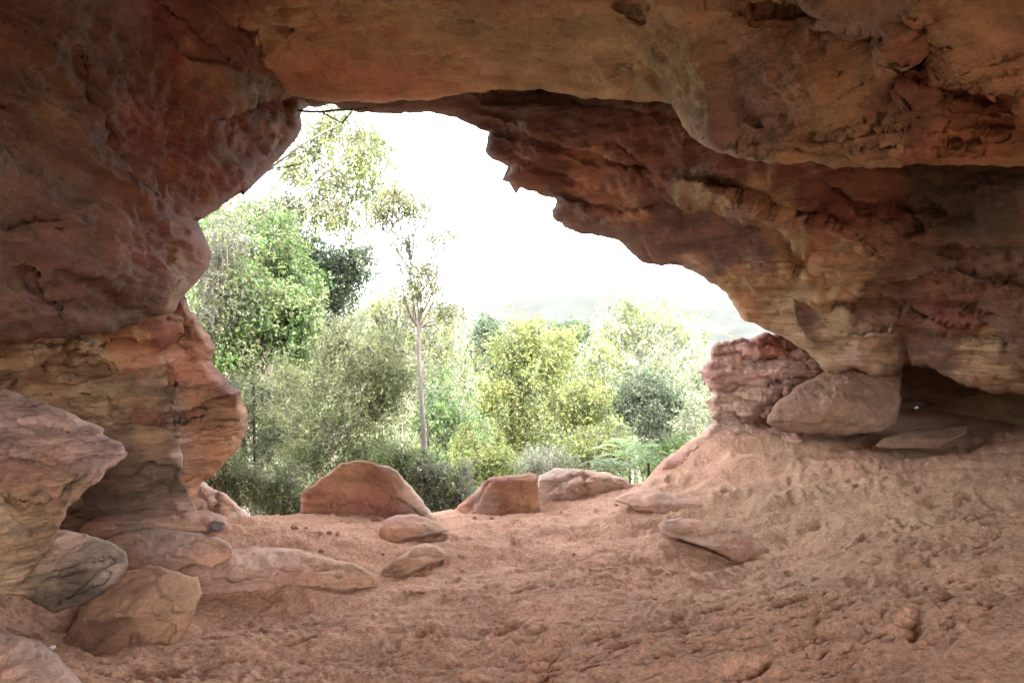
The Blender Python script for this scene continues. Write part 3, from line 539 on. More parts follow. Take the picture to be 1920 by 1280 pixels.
rock('rock_slab', [(330, 1070), (352, 1048), (400, 1032), (480, 1024), (560, 1030), (640, 1050), (680, 1062), (705, 1080), (712, 1098), (700, 1112), (640, 1108), (560, 1110), (480, 1120), (400, 1140), (350, 1130)],
     [(520, 1036, 4.6, (.05, -.12, 1)), (520, 1075, 4.3, (.08, -1, -.15)), (380, 1100, 4.1, (-.35, -.9, .2))], [(450, 1050, 100, (.44, .27, .19)), (620, 1060, 70, (.44, .25, .165)), (600, 1092, 60, (.42, .235, .15)), (400, 1110, 60, (.43, .25, .17))], M_SMOOTH, thick=.7, amp=.025, rough=.006, seed=27, jag=3, fk=.03,
     feats=[('step', [(370, 1072), (440, 1082), (520, 1070), (600, 1060), (660, 1058), (700, 1082)], .05, 18)],
     label='longest low ledge of rock with a shaded front edge on the left floor', cat='rock slab', group='flat slabs stepping down the left side')
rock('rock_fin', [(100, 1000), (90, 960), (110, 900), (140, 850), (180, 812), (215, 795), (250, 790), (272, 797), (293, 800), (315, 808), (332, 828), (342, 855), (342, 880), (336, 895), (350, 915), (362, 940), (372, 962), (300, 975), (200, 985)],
     [(320, 860, 4.7, (.6, -.75, .1)), (260, 850, 4.5, (-.1, -.9, -.35)), (300, 930, 4.75, (.2, -.8, -.5))], [(285, 825, 30, (.30, .18, .10)), (338, 850, 13, PALE), (200, 850, 80, (.17, .10, .065)), (260, 900, 70, (.14, .09, .06)), (310, 930, 50, (.20, .125, .085)), (180, 940, 70, (.16, .10, .065)), (357, 940, 14, PALE)], M_ROCK, thick=.35, amp=.04, rough=.008, seed=28, jag=2,  # inner tones darkened to paint the shade of a recess
     feats=[('step', [(240, 900), (270, 870), (320, 872), (340, 880)], .10, 30), ('crack', [(240, 950), (290, 915), (340, 900)], .04, 6)],
     label='curved dark rock fin with a thin pale rim, standing between slab boulder and opening', cat='rock')
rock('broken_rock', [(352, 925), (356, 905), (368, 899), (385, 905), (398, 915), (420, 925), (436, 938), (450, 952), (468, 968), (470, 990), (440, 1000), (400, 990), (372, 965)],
     [(400, 915, 5.7, (.3, -.4, .85)), (400, 955, 5.35, (-.3, -.9, .25)), (440, 970, 5.35, (.5, -.8, .4))], [(370, 912, 24, PALE), (400, 930, 24, PNK), (410, 955, 26, ORA), (445, 955, 24, PALE), (380, 950, 20, PNK)], M_ROCK, thick=.4, amp=.05, rough=.012, seed=29, jag=4, s=2.6,  # pale patches put the daylight into the rock colour
     feats=[('step', [(372, 915), (390, 935), (400, 960)], .10, 8), ('crack', [(410, 930), (405, 960)], .08, 4, 1), ('step', [(395, 920), (430, 945), (450, 970)], .06, 8)],
     label='pale broken rock catching daylight at the left foot of the opening', cat='rock')
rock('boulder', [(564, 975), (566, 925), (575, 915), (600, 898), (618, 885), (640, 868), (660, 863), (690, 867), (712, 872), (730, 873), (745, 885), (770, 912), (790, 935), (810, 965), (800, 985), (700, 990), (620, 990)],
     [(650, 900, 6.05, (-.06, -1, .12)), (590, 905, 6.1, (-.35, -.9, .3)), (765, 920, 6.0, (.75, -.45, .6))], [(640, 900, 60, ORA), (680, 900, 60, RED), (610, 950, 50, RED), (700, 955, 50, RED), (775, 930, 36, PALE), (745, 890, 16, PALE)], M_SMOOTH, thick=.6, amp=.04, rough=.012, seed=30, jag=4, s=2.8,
     feats=[('step', [(730, 925), (755, 935), (800, 962)], .14, 20), ('step', [(575, 945), (640, 942), (720, 945)], .06, 20), ('step', [(722, 872), (735, 905), (745, 930)], .03, 12)],
     label='red domed boulder with one pale sloping side, standing on the lip below the tall gum', cat='boulder')
rock('rock', [(700, 1030), (703, 1010), (712, 990), (722, 972), (745, 965), (775, 962), (800, 968), (825, 980), (843, 992), (835, 998), (800, 1003), (760, 1012), (735, 1030), (715, 1040)],
     [(770, 966, 5.45, (.15, -.35, 1)), (750, 995, 5.25, (-.2, -1, .0))], [(770, 980, 60, (.40, .22, .15)), (730, 1005, 25, ORA), (780, 1000, 30, BRN)], M_SMOOTH, thick=.5, amp=.02, rough=.006, seed=31, jag=3, s=2.6,
     feats=[('step', [(722, 992), (760, 990), (800, 995)], .05, 10)],
     label='wedge shaped rock with a lit top, the farther of two in mid floor', cat='rock', group='two wedge rocks half buried in the sand')
rock('rock', [(708, 1096), (712, 1080), (730, 1060), (755, 1040), (775, 1024), (800, 1018), (822, 1024), (842, 1036), (835, 1045), (800, 1060), (765, 1080), (730, 1100)],
     [(790, 1022, 4.9, (.3, -.3, 1)), (765, 1055, 4.7, (.3, -1, .0))], [(790, 1030, 40, (.38, .21, .14)), (760, 1065, 40, (.33, .18, .115)), (740, 1085, 20, BRN)], M_SMOOTH, thick=.5, amp=.02, rough=.006, seed=32, jag=3, s=2.6,  # front painted darker than the top, as shade
     feats=[('step', [(720, 1075), (765, 1045), (805, 1030), (835, 1040)], .06, 14)],
     label='slanting shaded wedge rock at the end of the longest low ledge', cat='rock', group='two wedge rocks half buried in the sand')
rock('boulder', [(852, 965), (860, 948), (880, 930), (900, 912), (915, 898), (940, 892), (970, 890), (992, 886), (1005, 893), (1010, 910), (1011, 950), (1000, 968), (900, 975)],
     [(960, 915, 6.45, (.05, -1, .1)), (890, 930, 6.5, (-.6, -.7, .4)), (960, 892, 6.55, (0, -.3, 1))], [(960, 920, 50, RED), (985, 920, 30, ORA), (900, 930, 30, PNK), (880, 945, 20, ORA)], M_SMOOTH, thick=.5, amp=.03, rough=.012, seed=33, jag=3, s=2.6,
     feats=[('step', [(900, 945), (950, 946), (1000, 944)], .05, 14), ('crack', [(880, 955), (905, 930), (920, 900)], .04, 5), ('crack', [(975, 905), (978, 930)], .03, 4, 1)],
     label='square red block with a flat face in the middle of the opening lip', cat='boulder')
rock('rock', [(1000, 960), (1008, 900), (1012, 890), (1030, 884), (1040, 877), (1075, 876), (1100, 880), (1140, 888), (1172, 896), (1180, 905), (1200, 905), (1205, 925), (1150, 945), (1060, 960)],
     [(1080, 880, 7.1, (.02, -.35, 1)), (1080, 915, 6.85, (-.05, -.95, .1)), (1150, 905, 6.9, (.2, -.9, .25))], [(1070, 882, 26, PALE), (1120, 888, 30, PALE), (1160, 895, 20, PALE), (1060, 925, 30, PNK), (1110, 915, 40, ORA), (1030, 905, 20, PNK), (1025, 925, 20, PALE)], M_ROCK, thick=.5, amp=.04, rough=.012, seed=34, jag=3, s=2.6,  # paler tones along the top paint daylight onto it
     feats=[('step', [(1012, 900), (1060, 893), (1085, 890), (1130, 897), (1175, 903)], .12, 12), ('step', [(1015, 925), (1050, 918), (1075, 905), (1095, 925)], -.08, 10), ('crack', [(1095, 890), (1100, 915)], .06, 4, 1)],
     label='broad rock with pale daylit top right of the square red block', cat='rock')
rock('layered_rock', [(1330, 850), (1310, 815), (1335, 792), (1328, 765), (1322, 752), (1332, 745), (1328, 722), (1312, 697), (1322, 682), (1331, 668), (1332, 648), (1345, 640), (1400, 636), (1440, 626), (1475, 632), (1530, 660), (1575, 700), (1600, 760), (1560, 840), (1450, 850)],
     [(1400, 660, 7.75, (-.25, -1, .15)), (1480, 760, 7.5, (-.1, -1, .35)), (1340, 740, 7.7, (-.7, -.8, 0))], [(1380, 650, 50, (.46, .29, .24)), (1450, 645, 30, RED), (1370, 690, 40, (.45, .27, .20)), (1430, 700, 40, (.46, .30, .25)), (1500, 720, 50, PNK), (1420, 750, 50, PALE), (1340, 760, 30, PALE), (1380, 790, 40, PALE), (1420, 790, 30, PNK)], M_BED, thick=1.0, amp=.09, rough=.022, strata=(0, -12, 11), terr=.09, seed=35, jag=6, s=2.8, rnd=18, rdep=.15,
     feats=[('step', [(1330, 664), (1380, 655), (1420, 668), (1480, 660), (1530, 680)], .22, 14), ('step', [(1335, 650), (1390, 640), (1440, 642), (1500, 655)], .12, 10), ('step', [(1325, 690), (1390, 695), (1440, 690), (1500, 700)], -.1, 14), ('step', [(1340, 730), (1400, 712), (1450, 704), (1500, 700), (1540, 705)], .18, 16), ('step', [(1335, 750), (1390, 740), (1430, 752), (1480, 748)], .14, 12), ('step', [(1330, 785), (1370, 770), (1420, 785), (1460, 790)], .18, 12), ('crack', [(1440, 720), (1460, 712)], .12, 6, 1), ('crack', [(1490, 725), (1500, 740)], .1, 6, 1), ('crack', [(1465, 735), (1470, 745)], .1, 5, 1)],
     label='stack of pink and red weathered rock layers standing at the right of the opening', cat='rock')
rock('boulder', [(1438, 795), (1440, 780), (1460, 752), (1490, 728), (1520, 708), (1545, 697), (1600, 688), (1640, 690), (1692, 690), (1690, 720), (1688, 770), (1678, 795), (1660, 806), (1620, 814), (1560, 817), (1500, 812), (1460, 806)],
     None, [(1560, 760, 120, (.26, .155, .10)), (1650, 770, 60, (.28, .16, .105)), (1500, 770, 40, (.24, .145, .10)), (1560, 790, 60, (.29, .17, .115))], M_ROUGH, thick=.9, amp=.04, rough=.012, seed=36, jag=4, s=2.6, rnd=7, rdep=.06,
     ctrl=[(1438, 795, 7.05), (1545, 700, 7.2), (1690, 690, 7.1), (1560, 760, 6.7), (1620, 800, 6.75), (1680, 780, 6.9), (1500, 760, 6.85), (1560, 817, 6.95)],
     label='large smooth grey brown boulder wedged under the overhang on the right', cat='boulder')
rock('rock_slab', [(1640, 835), (1660, 820), (1700, 808), (1760, 800), (1815, 795), (1813, 812), (1795, 820), (1770, 832), (1758, 842), (1700, 840), (1650, 842)],
     [(1740, 802, 6.7, (0, -.2, 1)), (1740, 825, 6.4, (0, -.9, .6))], [(1730, 820, 100, (.22, .13, .085))], M_SMOOTH, thick=.5, amp=.02, rough=.004, seed=37, jag=2,
     label='thin flat slab tilted beside the large smooth boulder at the right', cat='rock slab')
rock('rock', [(1236, 985), (1245, 974), (1275, 970), (1320, 978), (1345, 990), (1385, 992), (1412, 1003), (1440, 1025), (1462, 1045), (1430, 1060), (1390, 1060), (1350, 1040), (1310, 1020), (1270, 1010), (1240, 1000)],
     [(1330, 984, 5.15, (.1, -.2, 1)), (1400, 1018, 4.85, (.15, -1, .15))], [(1290, 985, 60, (.47, .27, .18)), (1390, 1025, 60, (.38, .215, .14))], M_SMOOTH, thick=.45, amp=.02, rough=.008, seed=38, jag=3, s=2.8,  # slanting face is a darker copy of the top tone, painted shade
     feats=[('step', [(1250, 992), (1300, 992), (1345, 993), (1400, 998), (1440, 1025)], .07, 14)],
     label='flat rock ledge with a slanting shaded face on the right of the sandy floor', cat='rock')
rock('rock', [(1150, 940), (1160, 928), (1200, 918), (1230, 917), (1260, 930), (1310, 938), (1335, 950), (1300, 968), (1240, 965), (1190, 955)],
     [(1230, 922, 6.1, (0, -.15, 1)), (1230, 950, 5.8, (0, -.8, .6))], [(1230, 940, 80, (.46, .26, .175))], M_SMOOTH, thick=.5, amp=.02, rough=.008, seed=39, jag=3, s=2.8,
     label='low hump of rock in the sand near the right end of the opening lip', cat='rock')
rock('rock', [(1630, 1150), (1645, 1130), (1680, 1122), (1730, 1130), (1780, 1150), (1800, 1168), (1770, 1185), (1700, 1190), (1645, 1180)],
     [(1710, 1128, 3.3, (0, -.25, 1)), (1710, 1165, 3.1, (.1, -.8, .7))], [(1710, 1150, 90, SAND)], M_SMOOTH, thick=.4, amp=.02, rough=.006, seed=40, jag=3, rnd=16,
     label='shallow rock hump half sunk in sand left of the corner boulder', cat='rock')
rock('boulder', [(1855, 1150), (1868, 1125), (1895, 1108), (1940, 1100), (2060, 1100), (2080, 1300), (1930, 1300), (1880, 1260), (1900, 1215), (1870, 1190)],
     [(1900, 1115, 3.1, (-.1, -.2, 1)), (1900, 1180, 2.8, (-.35, -.8, .5))], [(1900, 1130, 50, PNK), (1900, 1190, 50, OCH), (1930, 1250, 60, PALE)], M_ROCK, thick=.5, amp=.03, rough=.008, seed=41, jag=3, rnd=20,
     feats=[('step', [(1862, 1155), (1900, 1160), (1960, 1150)], .08, 14)],
     label='ochre and pink boulder cut off by the right edge of the floor', cat='boulder')
rock('rock_slab', [(1236, 885), (1250, 862), (1290, 828), (1330, 804), (1400, 792), (1440, 796), (1500, 811), (1502, 828), (1480, 842), (1400, 850), (1330, 868), (1270, 890)],
     [(1380, 800, 7.75, (-.12, -.34, 1)), (1440, 845, 7.1, (.05, -1, .25)), (1300, 870, 7.15, (-.1, -.9, .5))], [(1350, 820, 60, (.48, .27, .19)), (1450, 815, 50, (.46, .27, .20)), (1440, 842, 30, ORA)], M_SMOOTH, thick=.6, amp=.03, rough=.012, terr=.04, seed=43, jag=4, s=2.6,
     feats=[('step', [(1270, 852), (1330, 838), (1400, 826), (1480, 824)], .06, 12), ('crack', [(1330, 812), (1380, 815), (1420, 806)], .04, 4)],
     label='broad flat reddish slab in front of the layered rock and the wedged boulder', cat='rock slab')
def stone(u, v, Y, size, col, seed, label, cat='stone', group=None, flat=.65, name='stone', bury=.25):
    rs = np.random.RandomState(seed); n = 14
    a, b = np.meshgrid(np.linspace(0, 2 * math.pi, 2 * n, endpoint=False), np.linspace(.04, math.pi - .04, n)); a = a.ravel(); b = b.ravel()
    V = np.stack([np.sin(b) * np.cos(a), np.sin(b) * np.sin(a), np.cos(b)], -1)
    for k in range(7):                                    # knock flats off it
        d = rs.normal(size=3); d /= np.linalg.norm(d); h = rs.uniform(.55, .85); t = V @ d
        V = V - np.where(t > h, t - h, 0)[:, None] * d[None]
    V = V * (1 + .10 * fbm(V * 2 + seed, 3))[:, None] * np.array([1, rs.uniform(.65, .95), flat]) * size
    ca, sa = math.cos(seed), math.sin(seed); V = np.stack([V[:, 0] * ca - V[:, 1] * sa, V[:, 0] * sa + V[:, 1] * ca, V[:, 2]], -1)
    j, i = np.meshgrid(np.arange(n - 1), np.arange(2 * n), indexing='ij'); j = j.ravel(); i = i.ravel(); i2 = (i + 1) % (2 * n)
    Q = np.stack([j * 2 * n + i, (j + 1) * 2 * n + i, (j + 1) * 2 * n + i2, j * 2 * n + i2], -1)
    p = P3(u, v, Y); g = float(ground_z([p[0]], [p[1]])[0])
    o = make_mesh(name, V, Q, M_SMOOTH, colors=np.tile(np.array(col), (len(V), 1)))
    o.location = (p[0], p[1], g + size * flat * (1 - bury) if v > 850 else p[2])
    return tag(o, label, cat, group)
stone(408, 986, 4.55, .06, (.15, .12, .11), 3, 'small dark grey stone at the right end of the topmost slab').location.z = P3(408, 985, 4.55)[2]
stone(1718, 762, 6.9, .026, (.5, .46, .42), 4, 'small white stone in the dark recess right of the smooth boulder').location.z = P3(1718, 762, 7)[2] 
stone(97, 1183, 2.6, .016, (.75, .66, .62), 5, 'tiny white stone beside the bottom left boulder').location.z = P3(97, 1183, 2.75)[2]

_ps = np.random.RandomState(11)
for k in range(34):
    if k < 20: u, v, Y = [(760 + _ps.normal() * 60, 1010 + _ps.normal() * 14, 4.95), (1180 + _ps.normal() * 50, 930, 6.3), (540 + _ps.normal() * 60, 990, 5.2), (930 + _ps.normal() * 60, 962, 6.15)][k % 4]
    else: u, v, Y = 960 + _ps.uniform(-420, 700), 1080, _ps.uniform(3.2, 5.2)
    st = stone(u, v, Y, _ps.uniform(.010, .028), np.array((.42, .24, .16)) * _ps.uniform(.5, 1.1), 60 + k, 'small reddish pebble lying loose on the cave sand', 'pebble', 'small pebbles scattered over the sand', name='pebble', bury=.3)
#==SECTION: outside
# ------------------------------------------------------------------ hills and trees outside
def leaf_material(name, transl=.45, rough=.55):
    m, t = nt(name); L = t.links.new
    out = N(t, 'ShaderNodeOutputMaterial'); at = N(t, 'ShaderNodeAttribute', attribute_name='tint')
    g = N(t, 'ShaderNodeNewGeometry')
    hs = N(t, 'ShaderNodeHueSaturation'); L(at.outputs['Color'], hs.inputs['Color'])
    r = N(t, 'ShaderNodeMapRange'); L(g.outputs['Random Per Island'], r.inputs[0]); r.inputs[3].default_value = .75; r.inputs[4].default_value = 1.3; L(r.outputs[0], hs.inputs['Value'])
    b = N(t, 'ShaderNodeBsdfPrincipled'); b.inputs['Roughness'].default_value = rough; b.inputs['Specular IOR Level'].default_value = .35; L(hs.outputs[0], b.inputs['Base Color'])
    tr = N(t, 'ShaderNodeBsdfTranslucent'); hs2 = N(t, 'ShaderNodeHueSaturation', Value=1.3, Saturation=1.1); L(hs.outputs[0], hs2.inputs['Color']); L(hs2.outputs[0], tr.inputs['Color'])
    mx = N(t, 'ShaderNodeMixShader'); mx.inputs[0].default_value = transl; L(b.outputs[0], mx.inputs[1]); L(tr.outputs[0], mx.inputs[2]); L(mx.outputs[0], out.inputs[0])
    return m
M_LEAF = leaf_material('leaf', .5)
def bark_material():
    m, t = nt('bark'); L = t.links.new
    out = N(t, 'ShaderNodeOutputMaterial'); b = N(t, 'ShaderNodeBsdfPrincipled'); b.inputs['Roughness'].default_value = .85; L(b.outputs[0], out.inputs[0])
    at = N(t, 'ShaderNodeAttribute', attribute_name='tint'); tc = N(t, 'ShaderNodeTexCoord')
    mp = N(t, 'ShaderNodeMapping'); mp.inputs['Scale'].default_value = (9, 9, 1.6); L(tc.outputs['Object'], mp.inputs['Vector'])
    n = N(t, 'ShaderNodeTexNoise', Scale=1.5, Detail=7, Roughness=.7); L(mp.outputs[0], n.inputs['Vector'])
    r = N(t, 'ShaderNodeMapRange'); r.inputs[1].default_value = .3; r.inputs[2].default_value = .7; r.inputs[3].default_value = .5; r.inputs[4].default_value = 1.4; L(n.outputs[0], r.inputs[0])
    vm = N(t, 'ShaderNodeVectorMath', operation='SCALE'); L(at.outputs['Color'], vm.inputs[0]); L(r.outputs[0], vm.inputs['Scale']); L(vm.outputs[0], b.inputs['Base Color'])
    bp = N(t, 'ShaderNodeBump', Strength=.6, Distance=.02); L(n.outputs[0], bp.inputs['Height']); L(bp.outputs[0], b.inputs['Normal'])
    return m
M_BARK = bark_material()
def tube_mesh(paths, sides=6):
    V = []; Q = []; base = 0
    for pts, rr in paths:
        pts = np.asarray(pts, float); n = len(pts); T = np.gradient(pts, axis=0); T /= np.linalg.norm(T, axis=1)[:, None] + 1e-9
        ref = np.array([.3, .9, .1]); A = np.cross(T, ref); A /= np.linalg.norm(A, axis=1)[:, None] + 1e-9; B = np.cross(T, A)
        a = np.linspace(0, 2 * math.pi, sides, endpoint=False)
        ring = pts[:, None] + np.asarray(rr)[:, None, None] * (np.cos(a)[None, :, None] * A[:, None] + np.sin(a)[None, :, None] * B[:, None])
        V.append(ring.reshape(-1, 3))
        j, i = np.meshgrid(np.arange(n - 1), np.arange(sides), indexing='ij'); j = j.ravel(); i = i.ravel(); i2 = (i + 1) % sides
        Q.append(base + np.stack([j * sides + i, j * sides + i2, (j + 1) * sides + i2, (j + 1) * sides + i], -1)); base += n * sides
    return np.concatenate(V), np.concatenate(Q)
def curve_pts(a, b, rs, wob=.06, n=7, sag=0.):
    a = np.asarray(a, float); b = np.asarray(b, float); t = np.linspace(0, 1, n)[:, None]; L = np.linalg.norm(b - a)
    p = a + (b - a) * t
    w = rs.normal(size=(3, 3)) * wob * L
    for k in range(3): p = p + w[k] * np.sin(math.pi * (k + 1) * t) / (k + 1)
    p[:, 2] += sag * L * np.sin(math.pi * t[:, 0])
    return p
def leaves(cpts, n_per, spread, size, rs, aspect=.32, droop=.5, cols=None, flat=.8, per_spray=7):
    """leaves in short sprays round the cluster points; every cluster has its own tone of green"""
    k = len(cpts); ns = max(1, int(round(n_per / per_spray))); sidx = np.repeat(np.arange(k), ns); m = len(sidx)
    csize = rs.uniform(.55, 1.3, k)[sidx]
    off = rs.normal(size=(m, 3)); off /= np.linalg.norm(off, axis=1)[:, None]; sd = off.copy(); off *= (rs.uniform(0, 1, m) ** .45)[:, None]
    sc0 = cpts[sidx] + off * (spread * csize)[:, None] * np.array([1, 1, flat])
    sd = sd * .7 + rs.normal(size=(m, 3)) * .5; sd[:, 2] -= droop; sd /= np.linalg.norm(sd, axis=1)[:, None]
    sl = size * rs.uniform(1.6, 3.6, m)
    n = m * per_spray; si = np.repeat(np.arange(m), per_spray); t = np.tile(np.linspace(0, 1, per_spray), m) + rs.normal(size=n) * .05
    D = sd[si]; side = np.cross(D, rs.normal(size=(m, 3))[si]); side /= np.linalg.norm(side, axis=1)[:, None] + 1e-9
    sgn = np.where(np.arange(n) % 2 == 0, 1., -1.)[:, None]
    c = sc0[si] + D * (sl[si] * t)[:, None] + rs.normal(size=(n, 3)) * size * .12; c[:, 2] -= (sl[si] * t * t * .3)
    d = D * .8 + side * sgn * .8 + rs.normal(size=(n, 3)) * .35; d[:, 2] -= droop * .4; d /= np.linalg.norm(d, axis=1)[:, None]
    s = np.cross(d, rs.normal(size=(n, 3))); s /= np.linalg.norm(s, axis=1)[:, None] + 1e-9
    L = (size * rs.uniform(.6, 1.35, n))[:, None]; W = L * aspect
    V = np.stack([c, c + d * L * .45 + s * W, c + d * L, c + d * L * .5 - s * W], 1).reshape(-1, 3)
    Q = np.arange(4 * n).reshape(-1, 4); idx = sidx[si]
    cols = np.array(cols); ci = rs.randint(0, len(cols), k)[idx]
    mm = (rs.uniform(0, 1, m) < .3)[si]; ci = np.where(mm, rs.randint(0, len(cols), m)[si], ci)
    tone = np.exp(rs.normal(size=k) * .25)[idx] * np.exp(rs.normal(size=m) * .18)[si]
    return V, Q, np.repeat(cols[ci] * tone[:, None], 4, 0)
def tree(name, u, Y, blobs, leaf, label, seed, cat='tree', group=None, trunk_r=.09, trunk_col=(.30, .25, .20), base_u=None, fork=None, limbs=3, per_blob=16, n_per=90, spread=.32, size=.07,
         aspect=.32, droop=.5, lean=.0, base_z=None, twig=True, limb_col=None, wob=.018, limb_k=.5, crown_name='crown'):
    """blobs: (u, v, radius px, depth offset m, weight); all turned into metres at distance Y and grown from one trunk"""
    rs = np.random.RandomState(seed); bu = base_u if base_u is not None else u
    bx = (bu - 960) / F * Y; gz = float(ground_z([bx], [Y], False)[0]) - .15 if base_z is None else base_z
    root = bpy.data.objects.new(name, None); C.objects.link(root); root.location = (bx, Y, gz); tag(root, label, cat, group)
    leaf = [tuple(np.array(c) * np.interp(Y, [14, 28], [1.05, 1.3])) for c in leaf]  # farther leaves made paler: the haze veil is put into leaf colour
    def loc(u_, v_, dy=0):
        p = P3(u_, v_, Y); s = (Y + dy) / Y; return np.array([p[0] - bx, dy, p[2] - gz])
    cb = [(loc(b[0], b[1], b[3] if len(b) > 3 else 0), b[2] / F * Y, b[4] if len(b) > 4 else 1.) for b in blobs]
    top = max(c[0][2] for c in cb)
    fk = loc(*fork) if fork else np.array([cb[0][0][0] * .5 * (1 if lean == 0 else lean), 0, max(top * .45, .2)])
    paths = []; tips = []
    tp = curve_pts((0, 0, 0), fk, rs, wob, 10); paths.append((tp, np.linspace(trunk_r, trunk_r * .68, 10)))
    for (c, r, w) in cb:
        # main limb into the blob, then branches to its clusters
        start = fk if c[2] > fk[2] else tp[max(2, int(9 * max(.25, min(.95, (c[2] - r) / max(fk[2], .1)))))]
        lp = curve_pts(start, c, rs, .07, 9); lr = trunk_r * limb_k * max(.35, min(1, r / 1.2)); paths.append((lp, np.linspace(lr, lr * .35, 9)))
        for _ in range(max(3, int(per_blob * w))):
            d = rs.normal(size=3); d /= np.linalg.norm(d); t = c + d * r * (rs.uniform(.2, 1.35) + .25 * abs(rs.normal())) * np.array([1, 1, .9])
            s0 = lp[rs.randint(3, 9)]; bp = curve_pts(s0, t, rs, .09, 6); paths.append((bp, np.linspace(lr * .32, lr * .08 + .002, 6)))
            tips.append(t)
            if twig: tips.append(bp[4] + rs.normal(size=3) * spread * .6)
    V, Q = tube_mesh(paths[:1], 9); tc_ = np.tile(np.array(trunk_col), (len(V), 1)); make_mesh('trunk', V, Q, M_BARK, root, colors=tc_)
    V, Q = tube_mesh(paths[1:], 5); make_mesh('branches', V, Q, M_BARK, root, colors=np.tile(np.array(limb_col or trunk_col), (len(V), 1)))
    V, Q, col = leaves(np.array(tips), n_per, spread, size, rs, aspect, droop, leaf); make_mesh(crown_name, V, Q, M_LEAF, root, smooth=False, colors=col)
    return root
# leaf albedos
G_BRIGHT = [(.085, .135, .045), (.115, .155, .055), (.065, .105, .038)]
G_DARK = [(.045, .06, .034), (.055, .075, .04), (.08, .09, .055)]
G_OLIVE = [(.105, .12, .055), (.125, .135, .06), (.09, .105, .05), (.15, .15, .085)]
G_YEL = [(.145, .155, .05), (.12, .14, .045), (.17, .175, .065), (.10, .12, .045)]
G_PALE = [(.16, .175, .11), (.14, .16, .09), (.19, .195, .13)]
G_GREY = [(.12, .12, .09), (.15, .145, .115), (.10, .11, .075)]
G_RUST = [(.17, .15, .08), (.16, .165, .075), (.19, .165, .10)]
CL = 'trees close beyond the opening'
tree('gum_tree', 778, 9.6, [(742, 362, 28, 0, 1.6), (710, 380, 22, .2, 1.), (775, 372, 20, -.2, .8), (735, 395, 16, 0, .5), (790, 500, 26, .1, 1.2), (775, 540, 20, -.1, .7), (835, 590, 20, 0, .5), (760, 450, 20, .1, .6), (835, 430, 22, 0, .6), (825, 530, 18, 0, .5), (800, 400, 22, 0, .5), (850, 575, 14, 0, .3)], G_PALE + G_YEL[:2] + G_RUST[:1], 'tall slender gum tree with a bare pale trunk that forks high against the white sky', 101, trunk_r=.043, trunk_col=(.17, .15, .135), limb_col=(.15, .125, .11), fork=(784, 612), per_blob=18, n_per=28, spread=.13, size=.04, base_u=776, twig=True, wob=.010, limb_k=.85)
tree('gum_tree', 600, 15, [(600, 250, 44, 0), (655, 232, 36, 1), (690, 300, 34, -.5), (640, 330, 40, .6), (560, 300, 40, 0), (690, 240, 22, .5, .6), (590, 380, 44, .5), (650, 400, 34, -.4), (700, 350, 22, 0, .6), (520, 370, 30, .4), (625, 200, 22, 0, .6)], G_OLIVE + G_YEL[:2], 'feathery pale gum with leaning branches reaching the top left corner of the opening', 102, trunk_r=.12, base_u=430, fork=(500, 420), per_blob=15, n_per=64, spread=.28, size=.07, droop=.9, trunk_col=(.20, .16, .12))
tree('leafy_tree', 480, 12.5, [(430, 450, 50, 0), (500, 440, 44, .6), (400, 560, 50, 0), (470, 540, 55, -.6), (530, 520, 44, .3), (540, 600, 46, 0), (470, 630, 55, -.4), (420, 640, 40, 0), (570, 640, 26, .3, .6), (390, 400, 30, .5, .7), (560, 570, 24, -.3)], G_BRIGHT + [(.11, .12, .06)], 'dense fresh green tree hugging the left edge of the opening', 103, trunk_r=.11, base_u=470, fork=(476, 720), per_blob=24, n_per=84, spread=.24, size=.066)
tree('twiggy_tree', 395, 11.2, [(400, 500, 34, 0), (420, 540, 34, 0), (385, 600, 34, 0), (420, 460, 28, 0), (410, 420, 26, .4)], G_GREY + [(.12, .13, .05)], 'grey twiggy tree pressed against the left rim with fine pale leaves', 104, trunk_r=.05, base_u=350, fork=(370, 640), per_blob=20, n_per=60, spread=.2, size=.04)
tree('evergreen_tree', 610, 17, [(600, 480, 42, 0), (640, 500, 36, .5), (570, 510, 36, -.5), (620, 540, 30, 0), (655, 470, 24, .3, .7), (530, 475, 26, .6), (590, 590, 28, 0, .7), (560, 450, 26, 0)], G_DARK, 'dark blue green evergreen behind the fresh green tree', 105, trunk_r=.12, base_u=600, fork=(600, 640), per_blob=22, n_per=90, spread=.27, size=.07, trunk_col=(.10, .08, .06))
tree('acacia_tree', 600, 10.5, [(520, 720, 60, 0), (600, 700, 60, .5), (680, 680, 55, -.3), (720, 640, 34, 0), (740, 700, 28, .3), (560, 790, 60, 0), (640, 790, 60, -.4), (700, 780, 50, 0), (500, 830, 50, .4), (600, 860, 50, 0), (690, 850, 44, 0), (640, 640, 30, 0), (720, 740, 30, 0)], G_OLIVE, 'broad olive acacia filling the lower left of the opening with fine feathery leaves', 106, trunk_r=.045, base_u=545, fork=(560, 890), per_blob=30, n_per=62, spread=.17, size=.044, aspect=.26, trunk_col=(.14, .11, .09))
tree('sapling', 478, 8.7, [(470, 740, 26, 0), (500, 820, 26, 0), (455, 870, 26, 0), (440, 800, 26, 0)], G_DARK + G_OLIVE, 'thin dark stemmed sapling just right of the orange buttress', 107, trunk_r=.024, base_u=478, fork=(476, 720), per_blob=14, n_per=60, spread=.13, size=.035, trunk_col=(.06, .045, .04))
tree('dead_tree', 640, 16, [(640, 620, 34, 0), (610, 650, 26, 0), (655, 660, 24, 0)], [(.22, .19, .17), (.26, .21, .2)], 'grey purple dead tree with bare twigs left of the tall gum', 108, trunk_r=.06, base_u=640, fork=(640, 700), per_blob=34, n_per=16, spread=.2, size=.05, aspect=.08, trunk_col=(.25, .2, .19))
